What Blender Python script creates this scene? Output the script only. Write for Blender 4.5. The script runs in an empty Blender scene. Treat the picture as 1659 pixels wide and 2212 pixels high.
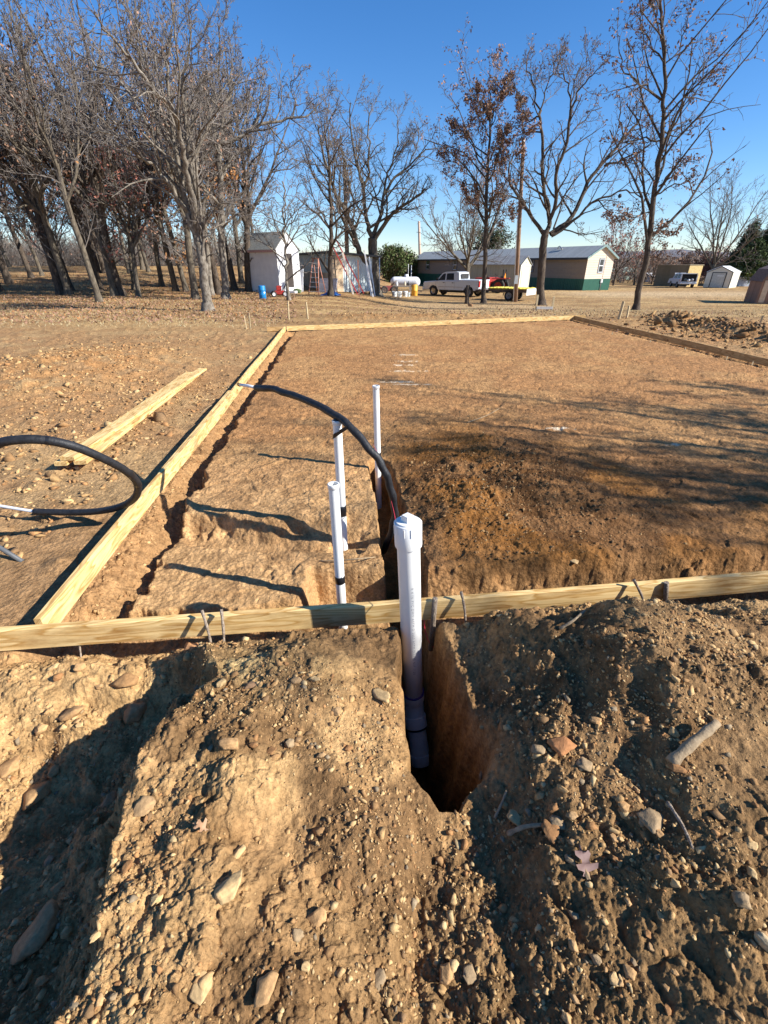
import bpy, math, random
import numpy as np
from mathutils import Vector, Matrix
C = bpy.context.scene.collection
PI = math.pi
R_ = random.Random(7)
# ---------------------------------------------------------------- camera model (measured from the photograph)
CAM_H = 1.8; PITCH = math.radians(28.6); FPX = 987.0
cp, sp = math.cos(PITCH), math.sin(PITCH)
def ray(x, y):
    dx = (x-829.5)/FPX; dy = (1106-y)/FPX
    return dx, cp+dy*sp, -sp+dy*cp
def atY(x, y, Y):
    r = ray(x, y); t = Y/r[1]
    return Vector((r[0]*t, Y, CAM_H+r[2]*t))
def atZ(x, y, z=0.0):
    r = ray(x, y); t = (z-CAM_H)/r[2]
    return Vector((r[0]*t, r[1]*t, z))
def atD(x, y, Z):
    r = ray(x, y)
    return Vector((r[0]*Z, r[1]*Z, CAM_H+r[2]*Z))
# ---------------------------------------------------------------- noise
def _h(i, j, s):
    n = (i.astype(np.int64)*374761393 + j.astype(np.int64)*668265263 + s*1274126177) & 0xffffffff
    n = ((n ^ (n >> 13))*1274126177) & 0xffffffff
    n = (n ^ (n >> 16)) & 0xffffffff
    return n.astype(np.float64)/4294967295.0
def vn(x, y, s=0):
    xi = np.floor(x); yi = np.floor(y); fx = x-xi; fy = y-yi
    fx = fx*fx*fx*(fx*(fx*6-15)+10); fy = fy*fy*fy*(fy*(fy*6-15)+10)
    a = _h(xi, yi, s); b = _h(xi+1, yi, s); c = _h(xi, yi+1, s); d = _h(xi+1, yi+1, s)
    return (a+(b-a)*fx)*(1-fy)+(c+(d-c)*fx)*fy*1.0 - 0.5
def fbm(x, y, o=4, s=0, g=0.5):
    r = 0; a = 1.0
    for k in range(o):
        r = r+a*vn(x*(2.03**k)+k*17.3, y*(2.03**k)-k*9.1, s+k); a *= g
    return r
def worley(x, y, s=0):
    xi = np.floor(x); yi = np.floor(y); d1 = np.full(np.shape(x), 9.0); hh = np.zeros(np.shape(x))
    for a in (-1, 0, 1):
        for b in (-1, 0, 1):
            cx = xi+a; cy = yi+b
            px = cx+_h(cx, cy, s); py = cy+_h(cx, cy, s+5)
            d = np.hypot(x-px, y-py); m = d < d1
            d1 = np.where(m, d, d1); hh = np.where(m, _h(cx, cy, s+9), hh)
    return d1, hh
def S(a, b, x):
    t = np.clip((x-a)/(b-a), 0, 1); return t*t*(3-2*t)
# ---------------------------------------------------------------- form corners
A2 = np.array([-1.86, 1.84]); B2 = np.array([-3.0, 14.95]); C2 = np.array([6.96, 18.15]); D2 = np.array([8.10, 5.6]); N2 = np.array([6.2, 2.75])
LA = (-1.82, 1.86); ND = (math.cos(math.radians(6.6)), math.sin(math.radians(6.6)))
D2 = None
def sd(P0, P1, X, Y):   # signed distance, positive on the left of P0->P1
    dx, dy = P1[0]-P0[0], P1[1]-P0[1]; L = math.hypot(dx, dy)
    return (dx*(Y-P0[1])-dy*(X-P0[0]))/L
RD = (C2[0]+(-0.0)+1.35, 2.0)      # the right board runs on past the frame to here
RD = (8.45, 2.0)
def form_dists(X, Y):
    dl = -sd(A2, B2, X, Y); df = -sd(B2, C2, X, Y); dr = -sd(C2, RD, X, Y)
    dn = sd(LA, (LA[0]+ND[0], LA[1]+ND[1]), X, Y)
    return dl, df, dr, dn
GX = [-6, -2.4, -1.9, -1.55, -1.3, -1.12, -.95, -.5, 0, .1, .45, .8, 1.1, 1.5, 2, 2.8, 6]
GY = [-8, .0, .6, 1.0, 1.35, 1.62, 1.8]
GZ = [[0]*17,
 [.0, .0, -.05, -.1, -.1, -.05, .04, .08, -.02, -.06, -.05, .06, .15, .15, .1, .1, 0],
 [.0, .0, -.08, -.24, -.27, -.14, .14, .18, .0, -.09, -.06, .10, .26, .24, .18, .12, 0],
 [.0, -.02, -.05, -.27, -.32, -.24, .18, .20, .06, .01, -.03, .20, .41, .33, .22, .16, 0],
 [.0, -.02, -.03, -.12, -.28, -.22, .15, .19, .07, .02, .0, .22, .40, .32, .16, .08, 0],
 [-.04, -.04, -.04, -.05, -.1, -.06, .04, .08, .03, .0, .04, .13, .16, .12, .06, .03, 0],
 [-.08]*17]
GZ = np.array(GZ, float); GXa = np.array(GX, float); GYa = np.array(GY, float)
def fore(X, Yr):
    Yc = np.clip(Yr, GYa[0], GYa[-1]-1e-6); Xc = np.clip(X, GXa[0], GXa[-1]-1e-6)
    i = np.clip(np.searchsorted(GXa, Xc, side='right')-1, 0, len(GX)-2); j = np.clip(np.searchsorted(GYa, Yc, side='right')-1, 0, len(GY)-2)
    fx = (Xc-GXa[i])/(GXa[i+1]-GXa[i]); fy = (Yc-GYa[j])/(GYa[j+1]-GYa[j])
    fx = fx*.5+.5*fx*fx*(3-2*fx); fy = fy*fy*(3-2*fy)
    return (GZ[j, i]*(1-fx)+GZ[j, i+1]*fx)*(1-fy)+(GZ[j+1, i]*(1-fx)+GZ[j+1, i+1]*fx)*fy
TY = [.98, 1.05, 1.12, 1.25, 1.5, 1.8, 2.3, 2.66, 3.4, 4.34, 4.5]
TX = [.22, .215, .235, .245, .212, .195, .165, .13, .05, -.055, -.06]
TW = [.02, .075, .13, .14, .115, .105, .115, .135, .11, .10, .02]
TD = [.6, .85, .93, .95, .95, .95, .8, .65, .5, .42, .3]
def smin(a, b): return np.minimum(a, b)
def ground(X, Y, detail=True):
    """height and masks of the ground"""
    X = np.asarray(X, float); Y = np.asarray(Y, float)
    dl, df, dr, dn = form_dists(X, Y)
    if detail:
        wob = .06*fbm(X*3.1, Y*3.1, 3, 11)+.016*fbm(X*14, Y*14, 2, 12)+S(.9, .5, dl)*(.05*fbm(X*6, Y*6, 2, 13)+.03*fbm(X*19, Y*19, 2, 14))
    else: wob = 0*X
    inside = (dl > 0) & (df > 0) & (dr > 0) & (dn > 0)
    # far field
    zf = -.7*S(18, 34, Y)*S(-4, 3, X)-.5*S(50, 75, Y)*S(-4, 3, X)+1.5*S(30, 62, Y)*S(-5, -16, X)
    zf = zf-60*S(150, 900, Y)*0
    z = -.05+zf
    z = z+.10*np.exp(-((Y-19.2)/1.0)**2)*S(-2.5, -.5, X)*S(6, 3, X)+.30*np.exp(-((X+6.0)/1.7)**2-((Y-8.7)/2.6)**2)+.36*np.exp(-((X-10.4)/.9)**2-((Y-15.4)/2.6)**2)*(1+1.2*vn(X*1.3, Y*1.3, 19))+.34*np.exp(-((X-11.8)/1.3)**2-((Y-12.5)/1.8)**2)
    # foreground spoil
    yr = Y-(LA[1]+(X-LA[0])*math.tan(math.radians(6.6)))+1.86
    wf = S(1.86, 1.80, yr)
    wx = .36*fbm(X*1.9, Y*1.9, 3, 15)+.07*fbm(X*6, Y*6, 2, 16)+.5*wob if detail else 0*X
    wy = .26*fbm(X*1.25+9, Y*1.25, 3, 17) if detail else 0*X
    z = z*(1-wf)+fore(X+wx*np.clip(np.abs(X-.22)*3, .2, 1), np.minimum(yr+wy*S(1.8, 1.5, yr), 1.86))*wf
    # slab pad with its footing trenches
    e = np.minimum(np.minimum(dl-.28, df-.35), np.minimum(dr-.42, dn-.31-.06*S(-1, -.2, X)*0))+wob
    nrw = S(.9, .5, dn)*S(.15, .35, X)
    pad = S(-.01-.07*nrw, .035+.05*nrw, e)
    d = np.minimum(np.minimum(dl, df), np.minimum(dr, dn))
    foot = -.09-.16*S(-.02, .27, d)-.10*S(.4, .05, dn)*S(-.1, .1, dn)
    near = S(.42, .10, dn)
    outer = S(-.10-.12*S(.3, -.3, dn), -.03, d)*((dl > -.3)&(df > -.2)&(dr > -.2)&(dn > -.3))
    foot = foot-near*.06*S(-.15, 0, dn)
    z = z*(1-outer)+foot*outer
    padz = 0.012*np.ones_like(z)-.13*S(3.16, 3.03, Y+1.3*wob+.05*X)*S(.15, .0, X)
    # pad spoil heap right of the trench
    heap = np.exp(-((X-1.0-.1*(Y-3))/.85)**2-((Y-3.7)/1.3)**2)*(.75+.8*fbm(X*1.6, Y*1.6, 2, 39))
    heap = heap*S(.0, .16, X-np.interp(Y, TY, TX)-np.interp(Y, TY, TW))
    padz = padz+.15*heap
    z = z*(1-pad)+padz*pad
    if detail: z = z+4*pad*(1-pad)*(.07*fbm(X*13, Y*13+z*9, 3, 37)+.03*fbm(X*40, Y*40+z*30, 2, 38))
    # gully and pipe pits on the pad
    def pit(cx, cy, rx, ry, dep, soft=.2):
        q = np.sqrt(((X-cx)/rx)**2+((Y-cy)/ry)**2)+wob*2.2
        return dep*S(1.0, 1-soft, q)
    carve = pit(-.30, 2.33, .30, .17, .30)+pit(-.27, 3.00, .16, .10, .16)
    q = np.abs(Y-2.99+.12*(X+.8)+wob)
    carve = np.maximum(carve*.5, .05*S(.10, .02, q)*S(-1.7, -1.5, X)*S(.1, 0, X))
    hx_ = S(-.56, -.47, X+wob*1.2)*S(.2, .1, X)*S(2.72, 2.63, Y+wob*.9); carve = np.maximum(carve, .26*hx_)
    carve = np.maximum(carve, .10*S(-.42, -.30, X+wob)*S(.1, 0, X)*S(3.34, 3.2, Y+wob*1.5)*S(2.98, 3.06, Y))
    z = z-carve*np.where(yr > 1.9, 1, 0)
    # main trench
    xc = np.interp(Y, TY, TX); w = np.interp(Y, TY, TW)*np.where((Y > .95) & (Y < 4.55), 1, 0); dp = np.interp(Y, TY, TD)
    q = np.abs(X-xc)+wob*.5
    rt_ = np.clip((X-xc)*30, 0, 1)*S(2.2, 1.6, Y); m = S(w+.012+.075*rt_, w-.028-.02*rt_, q+.4*wob*rt_+.022*fbm(X*4, Y*11, 3, 36))*np.where((Y > .98) & (Y < 4.5), 1, 0)
    tz = -dp+.05*fbm(X*9, Y*9, 2, 33)*(1 if detail else 0)
    z = np.where(m > 0, z*(1-m)+np.minimum(z, tz)*m, z)
    if detail: z = z+4*m*(1-m)*(.05*fbm(X*22, Y*13+z*14, 3, 34)+.02*fbm(X*60, Y*45+z*40, 2, 35))
    # roughness masks
    spoil = wf*S(-6, -3.5, X)*S(6, 4, X)
    clod = .8*np.exp(-((X+6.0)/2.2)**2-((Y-8.9)/3.2)**2)+.9*np.exp(-((X-9.9)/1.6)**2-((Y-14.6)/3)**2)+.6*np.exp(-((Y-19.3)/1.3)**2)*S(-3, -1, X)*S(7, 4, X)
    footm = outer*(1-pad)
    if detail:
        calm = 1-.65*np.clip(np.exp(-((X+.18)/.30)**2-((Y-1.25)/.40)**2)+S(.05, .35, fbm(X*1.9, Y*1.9, 2, 77)), 0, 1)
        rough = np.clip(spoil*calm+1.15*heap*pad+clod+.95*footm*(1-m*.6), 0, 1.2)
        z = z+rough*(.045*fbm(X*4.3, Y*4.3, 4, 3)+.012*fbm(X*30, Y*30, 3, 4)+.006*fbm(X*85, Y*85, 3, 7)*S(6, 3, Y))
        near_only = S(9, 5, Y)
        for sc, hgt, sd_, th in ((9, .026, 21, .5), (21, .011, 22, .5), (48, .006, 23, .55), (95, .0035, 24, .6)):
            if sc > 30 : msk = rough*near_only*(1-m)
            else: msk = rough*(1-.85*m)
            d1, hh = worley(X*sc+.3*fbm(X*sc, Y*sc, 1, 40), Y*sc, sd_)
            z = z+msk*hgt*np.sqrt(np.clip(1-(d1/th)**2, 0, 1))*np.where(hh > .35, hh, 0)
        z = z+(1-np.clip(rough, 0, 1))*(.016*fbm(X*1.7, Y*1.7, 4, 5)+.008*fbm(X*11, Y*8, 3, 6)*S(30, 12, Y))
        # boot and tyre scuffs pressed in the pad
        z = z-.013*pad*S(.10, .26, fbm(X*4+2*fbm(X*2, Y*2, 2, 50), Y*8+1.5*fbm(X*3, Y*3, 2, 53), 3, 51))*S(22, 8, Y)+.007*pad*fbm(X*26, Y*22, 3, 52)*S(14, 5, Y)
        lumps, hh = worley(X*3.1, Y*3.1, 61)
        z = z+(1-pad)*(1-wf)*.05*np.clip(1-lumps/.45, 0, 1)*np.where(hh > .6, 1, 0)*S(4, 2, np.abs(yr-3)*0+1)*S(34, 16, Y)
    return z, dict(pad=pad, spoil=spoil, heap=heap*pad, clod=clod, foot=footm, trench=m, dn=dn, dl=dl, wf=wf)
def gz(x, y):
    return float(ground(np.array([x]), np.array([y]), False)[0][0])
def gzd(x, y):
    return float(ground(np.array([x]), np.array([y]), True)[0][0])
def hit(x, y):
    z = 0.0
    for k in range(30):
        p = atZ(x, y, z); z = .5*z+.5*gz(p.x, p.y)
    p.z = z; return p
# ---------------------------------------------------------------- materials
def NT(name):
    m = bpy.data.materials.new(name); m.use_nodes = True
    nt = m.node_tree; b = nt.nodes['Principled BSDF']; return m, nt, b
def nd(nt, t, **k):
    n = nt.nodes.new(t)
    for a, v in k.items():
        if a in n.inputs: n.inputs[a].default_value = v
        else: setattr(n, a, v)
    return n
def ln(nt, a, b): nt.links.new(a, b)
def plain(name, col, rough=.7, metal=0., var=.12, scale=6., bump=0., bscale=40., spec=.3, col2=None, stretch=None):
    m, nt, b = NT(name)
    tc = nd(nt, 'ShaderNodeTexCoord'); mp = nd(nt, 'ShaderNodeMapping'); ln(nt, tc.outputs['Object'], mp.inputs[0])
    if stretch: mp.inputs['Scale'].default_value = stretch
    n = nd(nt, 'ShaderNodeTexNoise', Scale=scale, Detail=5., Roughness=.6); ln(nt, mp.outputs[0], n.inputs['Vector'])
    r = nd(nt, 'ShaderNodeValToRGB'); c = list(col)+[1]
    c2 = list(col2)+[1] if col2 else [min(1, v*(1+var)) for v in col]+[1]
    if not col2: c = [v*(1-var) for v in col]+[1]
    r.color_ramp.elements[0].position = .35; r.color_ramp.elements[1].position = .65
    r.color_ramp.elements[0].color = c; r.color_ramp.elements[1].color = c2
    ln(nt, n.outputs[0], r.inputs[0]); ln(nt, r.outputs[0], b.inputs['Base Color'])
    b.inputs['Roughness'].default_value = rough; b.inputs['Metallic'].default_value = metal; b.inputs['Specular IOR Level'].default_value = spec
    if bump:
        n2 = nd(nt, 'ShaderNodeTexNoise', Scale=bscale, Detail=4.); ln(nt, mp.outputs[0], n2.inputs['Vector'])
        bp = nd(nt, 'ShaderNodeBump', Strength=bump, Distance=.02); ln(nt, n2.outputs[0], bp.inputs['Height']); ln(nt, bp.outputs[0], b.inputs['Normal'])
    return m
def striped(name, col, col2, axis=0, period=.2, rough=.6, metal=0., depth=.02, sharp=False):
    """ribbed or plank surface: wave bump along a local axis"""
    m, nt, b = NT(name)
    tc = nd(nt, 'ShaderNodeTexCoord'); sx = nd(nt, 'ShaderNodeSeparateXYZ'); ln(nt, tc.outputs['Object'], sx.inputs[0])
    mu = nd(nt, 'ShaderNodeMath', operation='DIVIDE'); ln(nt, sx.outputs[axis], mu.inputs[0]); mu.inputs[1].default_value = period
    fr = nd(nt, 'ShaderNodeMath', operation='FRACT'); ln(nt, mu.outputs[0], fr.inputs[0])
    fl = nd(nt, 'ShaderNodeMath', operation='FLOOR'); ln(nt, mu.outputs[0], fl.inputs[0])
    wn = nd(nt, 'ShaderNodeTexWhiteNoise', noise_dimensions='1D'); ln(nt, fl.outputs[0], wn.inputs['W'])
    ns = nd(nt, 'ShaderNodeTexNoise', Scale=3., Detail=6.); ln(nt, tc.outputs['Object'], ns.inputs['Vector'])
    ad = nd(nt, 'ShaderNodeMath', operation='MULTIPLY_ADD'); ln(nt, wn.outputs[0], ad.inputs[0]); ad.inputs[1].default_value = .5; ln(nt, ns.outputs[0], ad.inputs[2])
    r = nd(nt, 'ShaderNodeValToRGB'); r.color_ramp.elements[0].position = .4; r.color_ramp.elements[1].position = .95
    r.color_ramp.elements[0].color = list(col)+[1]; r.color_ramp.elements[1].color = list(col2)+[1]
    ln(nt, ad.outputs[0], r.inputs[0]); ln(nt, r.outputs[0], b.inputs['Base Color'])
    pr = nd(nt, 'ShaderNodeValToRGB'); e = pr.color_ramp.elements
    e[0].position = 0; e[0].color = (0, 0, 0, 1); e[1].position = .12 if sharp else .5; e[1].color = (1, 1, 1, 1)
    if not sharp:
        x = e.new(.98); x.color = (0, 0, 0, 1)
    ln(nt, fr.outputs[0], pr.inputs[0])
    bp = nd(nt, 'ShaderNodeBump', Strength=.9, Distance=depth); ln(nt, pr.outputs[0], bp.inputs['Height']); ln(nt, bp.outputs[0], b.inputs['Normal'])
    b.inputs['Roughness'].default_value = rough; b.inputs['Metallic'].default_value = metal; b.inputs['Specular IOR Level'].default_value = .3
    return m
def lumber(name, c1=(.80, .58, .27), c2=(.50, .27, .07)):
    m, nt, b = NT(name)
    tc = nd(nt, 'ShaderNodeTexCoord'); mp = nd(nt, 'ShaderNodeMapping'); ln(nt, tc.outputs['Object'], mp.inputs[0])
    mp.inputs['Scale'].default_value = (1.15, 9, 9)
    n0 = nd(nt, 'ShaderNodeTexNoise', Scale=1.1, Detail=2.); ln(nt, mp.outputs[0], n0.inputs['Vector'])
    mu = nd(nt, 'ShaderNodeMath', operation='MULTIPLY'); ln(nt, n0.outputs[0], mu.inputs[0]); mu.inputs[1].default_value = 9.
    fr = nd(nt, 'ShaderNodeMath', operation='FRACT'); ln(nt, mu.outputs[0], fr.inputs[0])
    r = nd(nt, 'ShaderNodeValToRGB'); e = r.color_ramp.elements
    e[0].position = 0; e[0].color = list(c1)+[1]; e[1].position = 1; e[1].color = list(c1)+[1]
    x = e.new(.62); x.color = [a*.55+b_*.45 for a, b_ in zip(c1, c2)]+[1]; x = e.new(.85); x.color = [a*.1+b_*.9 for a, b_ in zip(c1, c2)]+[1]
    ln(nt, fr.outputs[0], r.inputs[0])
    n1 = nd(nt, 'ShaderNodeTexNoise', Scale=2.5, Detail=8., Roughness=.7); mp2 = nd(nt, 'ShaderNodeMapping'); ln(nt, tc.outputs['Object'], mp2.inputs[0]); mp2.inputs['Scale'].default_value = (1, 5, 5)
    ln(nt, mp2.outputs[0], n1.inputs['Vector'])
    mx = nd(nt, 'ShaderNodeMixRGB', blend_type='MULTIPLY'); mx.inputs[0].default_value = .8
    r2 = nd(nt, 'ShaderNodeValToRGB'); r2.color_ramp.elements[0].position = .34; r2.color_ramp.elements[0].color = (.50, .40, .31, 1); r2.color_ramp.elements[1].position = .55; r2.color_ramp.elements[1].color = (1, 1, 1, 1)
    ln(nt, n1.outputs[0], r2.inputs[0]); ln(nt, r.outputs[0], mx.inputs[1]); ln(nt, r2.outputs[0], mx.inputs[2])
    mp3 = nd(nt, 'ShaderNodeMapping'); ln(nt, tc.outputs['Object'], mp3.inputs[0]); mp3.inputs['Scale'].default_value = (1.4, 3.4, 3.4)
    vk = nd(nt, 'ShaderNodeTexVoronoi', Scale=1.0); ln(nt, mp3.outputs[0], vk.inputs['Vector'])
    rk = nd(nt, 'ShaderNodeValToRGB'); rk.color_ramp.elements[0].position = .03; rk.color_ramp.elements[0].color = (.30, .17, .08, 1); rk.color_ramp.elements[1].position = .085; rk.color_ramp.elements[1].color = (1, 1, 1, 1)
    ln(nt, vk.outputs['Distance'], rk.inputs[0]); mk_ = nd(nt, 'ShaderNodeMixRGB', blend_type='MULTIPLY'); mk_.inputs[0].default_value = 1
    ln(nt, mx.outputs[0], mk_.inputs[1]); ln(nt, rk.outputs[0], mk_.inputs[2]); ln(nt, mk_.outputs[0], b.inputs['Base Color'])
    b.inputs['Roughness'].default_value = .75; b.inputs['Specular IOR Level'].default_value = .2
    bp = nd(nt, 'ShaderNodeBump', Strength=.3, Distance=.002); ln(nt, n1.outputs[0], bp.inputs['Height']); ln(nt, bp.outputs[0], b.inputs['Normal'])
    return m
def attr_mat(name, rough=.95, nscale=35., nstr=.35, bump=.5, bdist=.01, bscale=90., spec=.12, coarse=False):
    m, nt, b = NT(name)
    at = nd(nt, 'ShaderNodeAttribute', attribute_name='col')
    tc = nd(nt, 'ShaderNodeTexCoord')
    n = nd(nt, 'ShaderNodeTexNoise', Scale=nscale, Detail=8., Roughness=.65); ln(nt, tc.outputs['Object'], n.inputs['Vector'])
    r = nd(nt, 'ShaderNodeValToRGB'); r.color_ramp.elements[0].position = .3; r.color_ramp.elements[1].position = .7
    r.color_ramp.elements[0].color = (1-nstr, 1-nstr, 1-nstr, 1); r.color_ramp.elements[1].color = (1+nstr*.8, 1+nstr*.8, 1+nstr*.75, 1)
    ln(nt, n.outputs[0], r.inputs[0])
    mx = nd(nt, 'ShaderNodeMixRGB', blend_type='MULTIPLY'); mx.inputs[0].default_value = 1
    ln(nt, at.outputs['Color'], mx.inputs[1]); ln(nt, r.outputs[0], mx.inputs[2]); ln(nt, mx.outputs[0], b.inputs['Base Color'])
    b.inputs['Roughness'].default_value = rough; b.inputs['Specular IOR Level'].default_value = spec
    n2 = nd(nt, 'ShaderNodeTexNoise', Scale=bscale, Detail=6., Roughness=.7); ln(nt, tc.outputs['Object'], n2.inputs['Vector'])
    bp = nd(nt, 'ShaderNodeBump', Strength=bump, Distance=bdist); ln(nt, n2.outputs[0], bp.inputs['Height']); ln(nt, bp.outputs[0], b.inputs['Normal'])
    if coarse:
        n3 = nd(nt, 'ShaderNodeTexNoise', Scale=13., Detail=5., Roughness=.65); ln(nt, tc.outputs['Object'], n3.inputs['Vector'])
        vo = nd(nt, 'ShaderNodeTexVoronoi', Scale=34.); ln(nt, tc.outputs['Object'], vo.inputs['Vector'])
        ma = nd(nt, 'ShaderNodeMath', operation='MULTIPLY_ADD'); ln(nt, vo.outputs['Distance'], ma.inputs[0]); ma.inputs[1].default_value = -.35; ln(nt, n3.outputs[0], ma.inputs[2])
        b2 = nd(nt, 'ShaderNodeBump', Strength=.65, Distance=.045); ln(nt, ma.outputs[0], b2.inputs['Height']); ln(nt, b2.outputs[0], bp.inputs['Normal'])
        r3 = nd(nt, 'ShaderNodeValToRGB'); r3.color_ramp.elements[0].position = .36; r3.color_ramp.elements[1].position = .62; r3.color_ramp.elements[0].color = (.74, .72, .70, 1); r3.color_ramp.elements[1].color = (1.1, 1.1, 1.1, 1)
        ln(nt, n3.outputs[0], r3.inputs[0]); m3 = nd(nt, 'ShaderNodeMixRGB', blend_type='MULTIPLY'); m3.inputs[0].default_value = 1
        ln(nt, mx.outputs[0], m3.inputs[1]); ln(nt, r3.outputs[0], m3.inputs[2]); ln(nt, m3.outputs[0], b.inputs['Base Color'])
    return m
# ---------------------------------------------------------------- mesh helpers
def put(o, parent=None):
    C.objects.link(o)
    if parent: o.parent = parent
    return o
def tag(o, label=None, cat=None, group=None, kind=None):
    if label: o['label'] = label
    if cat: o['category'] = cat
    if group: o['group'] = group
    if kind: o['kind'] = kind
    return o
def thing(name, label, cat, loc=(0, 0, 0), rz=0., group=None):
    o = bpy.data.objects.new(name, None); C.objects.link(o); o.location = loc; o.rotation_euler = (0, 0, rz); o.empty_display_size = .1
    return tag(o, label, cat, group)
def arr_mesh(name, V, Fc, mat, parent=None, smooth=False, cols=None):
    """V (n,3) array, Fc (m,k) int array"""
    V = np.ascontiguousarray(V, dtype=np.float32); Fc = np.ascontiguousarray(Fc, dtype=np.int32)
    me = bpy.data.meshes.new(name); k = Fc.shape[1]; m = len(Fc)
    me.vertices.add(len(V)); me.vertices.foreach_set('co', V.ravel())
    me.loops.add(m*k); me.loops.foreach_set('vertex_index', Fc.ravel())
    me.polygons.add(m); me.polygons.foreach_set('loop_start', np.arange(0, m*k, k, dtype=np.int32)); me.polygons.foreach_set('loop_total', np.full(m, k, dtype=np.int32))
    if smooth: me.polygons.foreach_set('use_smooth', np.ones(m, dtype=bool))
    me.update(calc_edges=True)
    if cols is not None:
        ca = me.color_attributes.new('col', 'FLOAT_COLOR', 'POINT')
        c4 = np.ones((len(V), 4), dtype=np.float32); c4[:, :3] = cols; ca.data.foreach_set('color', c4.ravel())
    me.materials.append(mat)
    return put(bpy.data.objects.new(name, me), parent)
class MB:
    def __init__(s): s.v = []; s.f = []; s.sm = []
    def add(s, vs, fs, smooth=False, M=None):
        b = len(s.v)
        for v in vs:
            v = Vector(v); s.v.append(M @ v if M else v)
        for f in fs: s.f.append([i+b for i in f]); s.sm.append(smooth)
        return s
    def box(s, x0, x1, y0, y1, z0, z1, M=None, ch=0.):
        if ch:
            vs = []; 
            for sz, z in ((0, z0), (1, z0+ch), (1, z1-ch), (0, z1)):
                c = 0 if sz else ch
                vs += [(x0+c, y0+c, z), (x1-c, y0+c, z), (x1-c, y1-c, z), (x0+c, y1-c, z)]
            fs = [(3, 2, 1, 0), (12, 13, 14, 15)]
            for k in range(3):
                for i in range(4):
                    j = (i+1) % 4; fs.append((k*4+i, k*4+j, k*4+4+j, k*4+4+i))
            return s.add(vs, fs, False, M)
        vs = [(x0, y0, z0), (x1, y0, z0), (x1, y1, z0), (x0, y1, z0), (x0, y0, z1), (x1, y0, z1), (x1, y1, z1), (x0, y1, z1)]
        return s.add(vs, [(3, 2, 1, 0), (4, 5, 6, 7), (0, 1, 5, 4), (1, 2, 6, 5), (2, 3, 7, 6), (3, 0, 4, 7)], False, M)
    def prism(s, prof, y0, y1, M=None, y0b=None):
        """profile in xz extruded along y"""
        n = len(prof); vs = [(x, y0, z) for x, z in prof]+[(x, y1, z) for x, z in prof]
        fs = [list(range(n)), list(range(2*n-1, n-1, -1))]+[((i+1) % n, i, n+i, n+(i+1) % n) for i in range(n)]
        return s.add(vs, fs, False, M)
    def tube(s, pts, rad, k=10, caps=True, M=None):
        pts = [Vector(p) for p in pts]; n = len(pts)
        if not hasattr(rad, '__len__'): rad = [rad]*n
        T = [(pts[min(i+1, n-1)]-pts[max(i-1, 0)]).normalized() for i in range(n)]
        ref = Vector((0, 0, 1)) if abs(T[0].z) < .9 else Vector((1, 0, 0))
        N = (ref-T[0]*ref.dot(T[0])).normalized(); vs = []
        for i in range(n):
            N = (N-T[i]*N.dot(T[i])).normalized(); B = T[i].cross(N)
            for j in range(k):
                a = 2*PI*j/k; vs.append(pts[i]+(N*math.cos(a)+B*math.sin(a))*rad[i])
        fs = []
        for i in range(n-1):
            for j in range(k):
                j2 = (j+1) % k; fs.append((i*k+j, i*k+j2, i*k+k+j2, i*k+k+j))
        b = len(s.v); s.add(vs, fs, True, M)
        if caps:
            s.f.append([b+j for j in range(k-1, -1, -1)]); s.sm.append(False)
            s.f.append([b+(n-1)*k+j for j in range(k)]); s.sm.append(False)
        return s
    def lathe(s, prof, k=24, M=None, smooth=True):
        """profile (r,z) turned round z"""
        vs = []; fs = []; n = len(prof)
        for r, z in prof:
            for j in range(k):
                a = 2*PI*j/k; vs.append((r*math.cos(a), r*math.sin(a), z))
        for i in range(n-1):
            for j in range(k):
                j2 = (j+1) % k; fs.append((i*k+j, i*k+j2, i*k+k+j2, i*k+k+j))
        s.add(vs, fs, smooth, M); return s
    def build(s, name, mat, parent=None, label=None):
        me = bpy.data.meshes.new(name); me.from_pydata([tuple(v) for v in s.v], [], s.f)
        me.polygons.foreach_set('use_smooth', s.sm); me.update(); me.materials.append(mat)
        o = put(bpy.data.objects.new(name, me), parent)
        if label: o['label'] = label
        return o
def smoothpath(P, n=6):
    P = [Vector(p) for p in P]; out = []
    for i in range(len(P)-1):
        p0 = P[max(i-1, 0)]; p1 = P[i]; p2 = P[i+1]; p3 = P[min(i+2, len(P)-1)]
        for k in range(n):
            t = k/n
            out.append(.5*((2*p1)+(p2-p0)*t+(2*p0-5*p1+4*p2-p3)*t*t+(3*p1-p0-3*p2+p3)*t*t*t))
    out.append(P[-1]); return out
def sharpen(o, ang=35):
    try:
        me = o.data
        import bmesh
        bm = bmesh.new(); bm.from_mesh(me)
        bmesh.ops.remove_doubles(bm, verts=bm.verts, dist=1e-5)
        for e in bm.edges:
            if len(e.link_faces) == 2 and e.calc_face_angle(0) > math.radians(ang): e.smooth = False
        bm.to_mesh(me); bm.free()
    except Exception: pass
    return o
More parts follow.
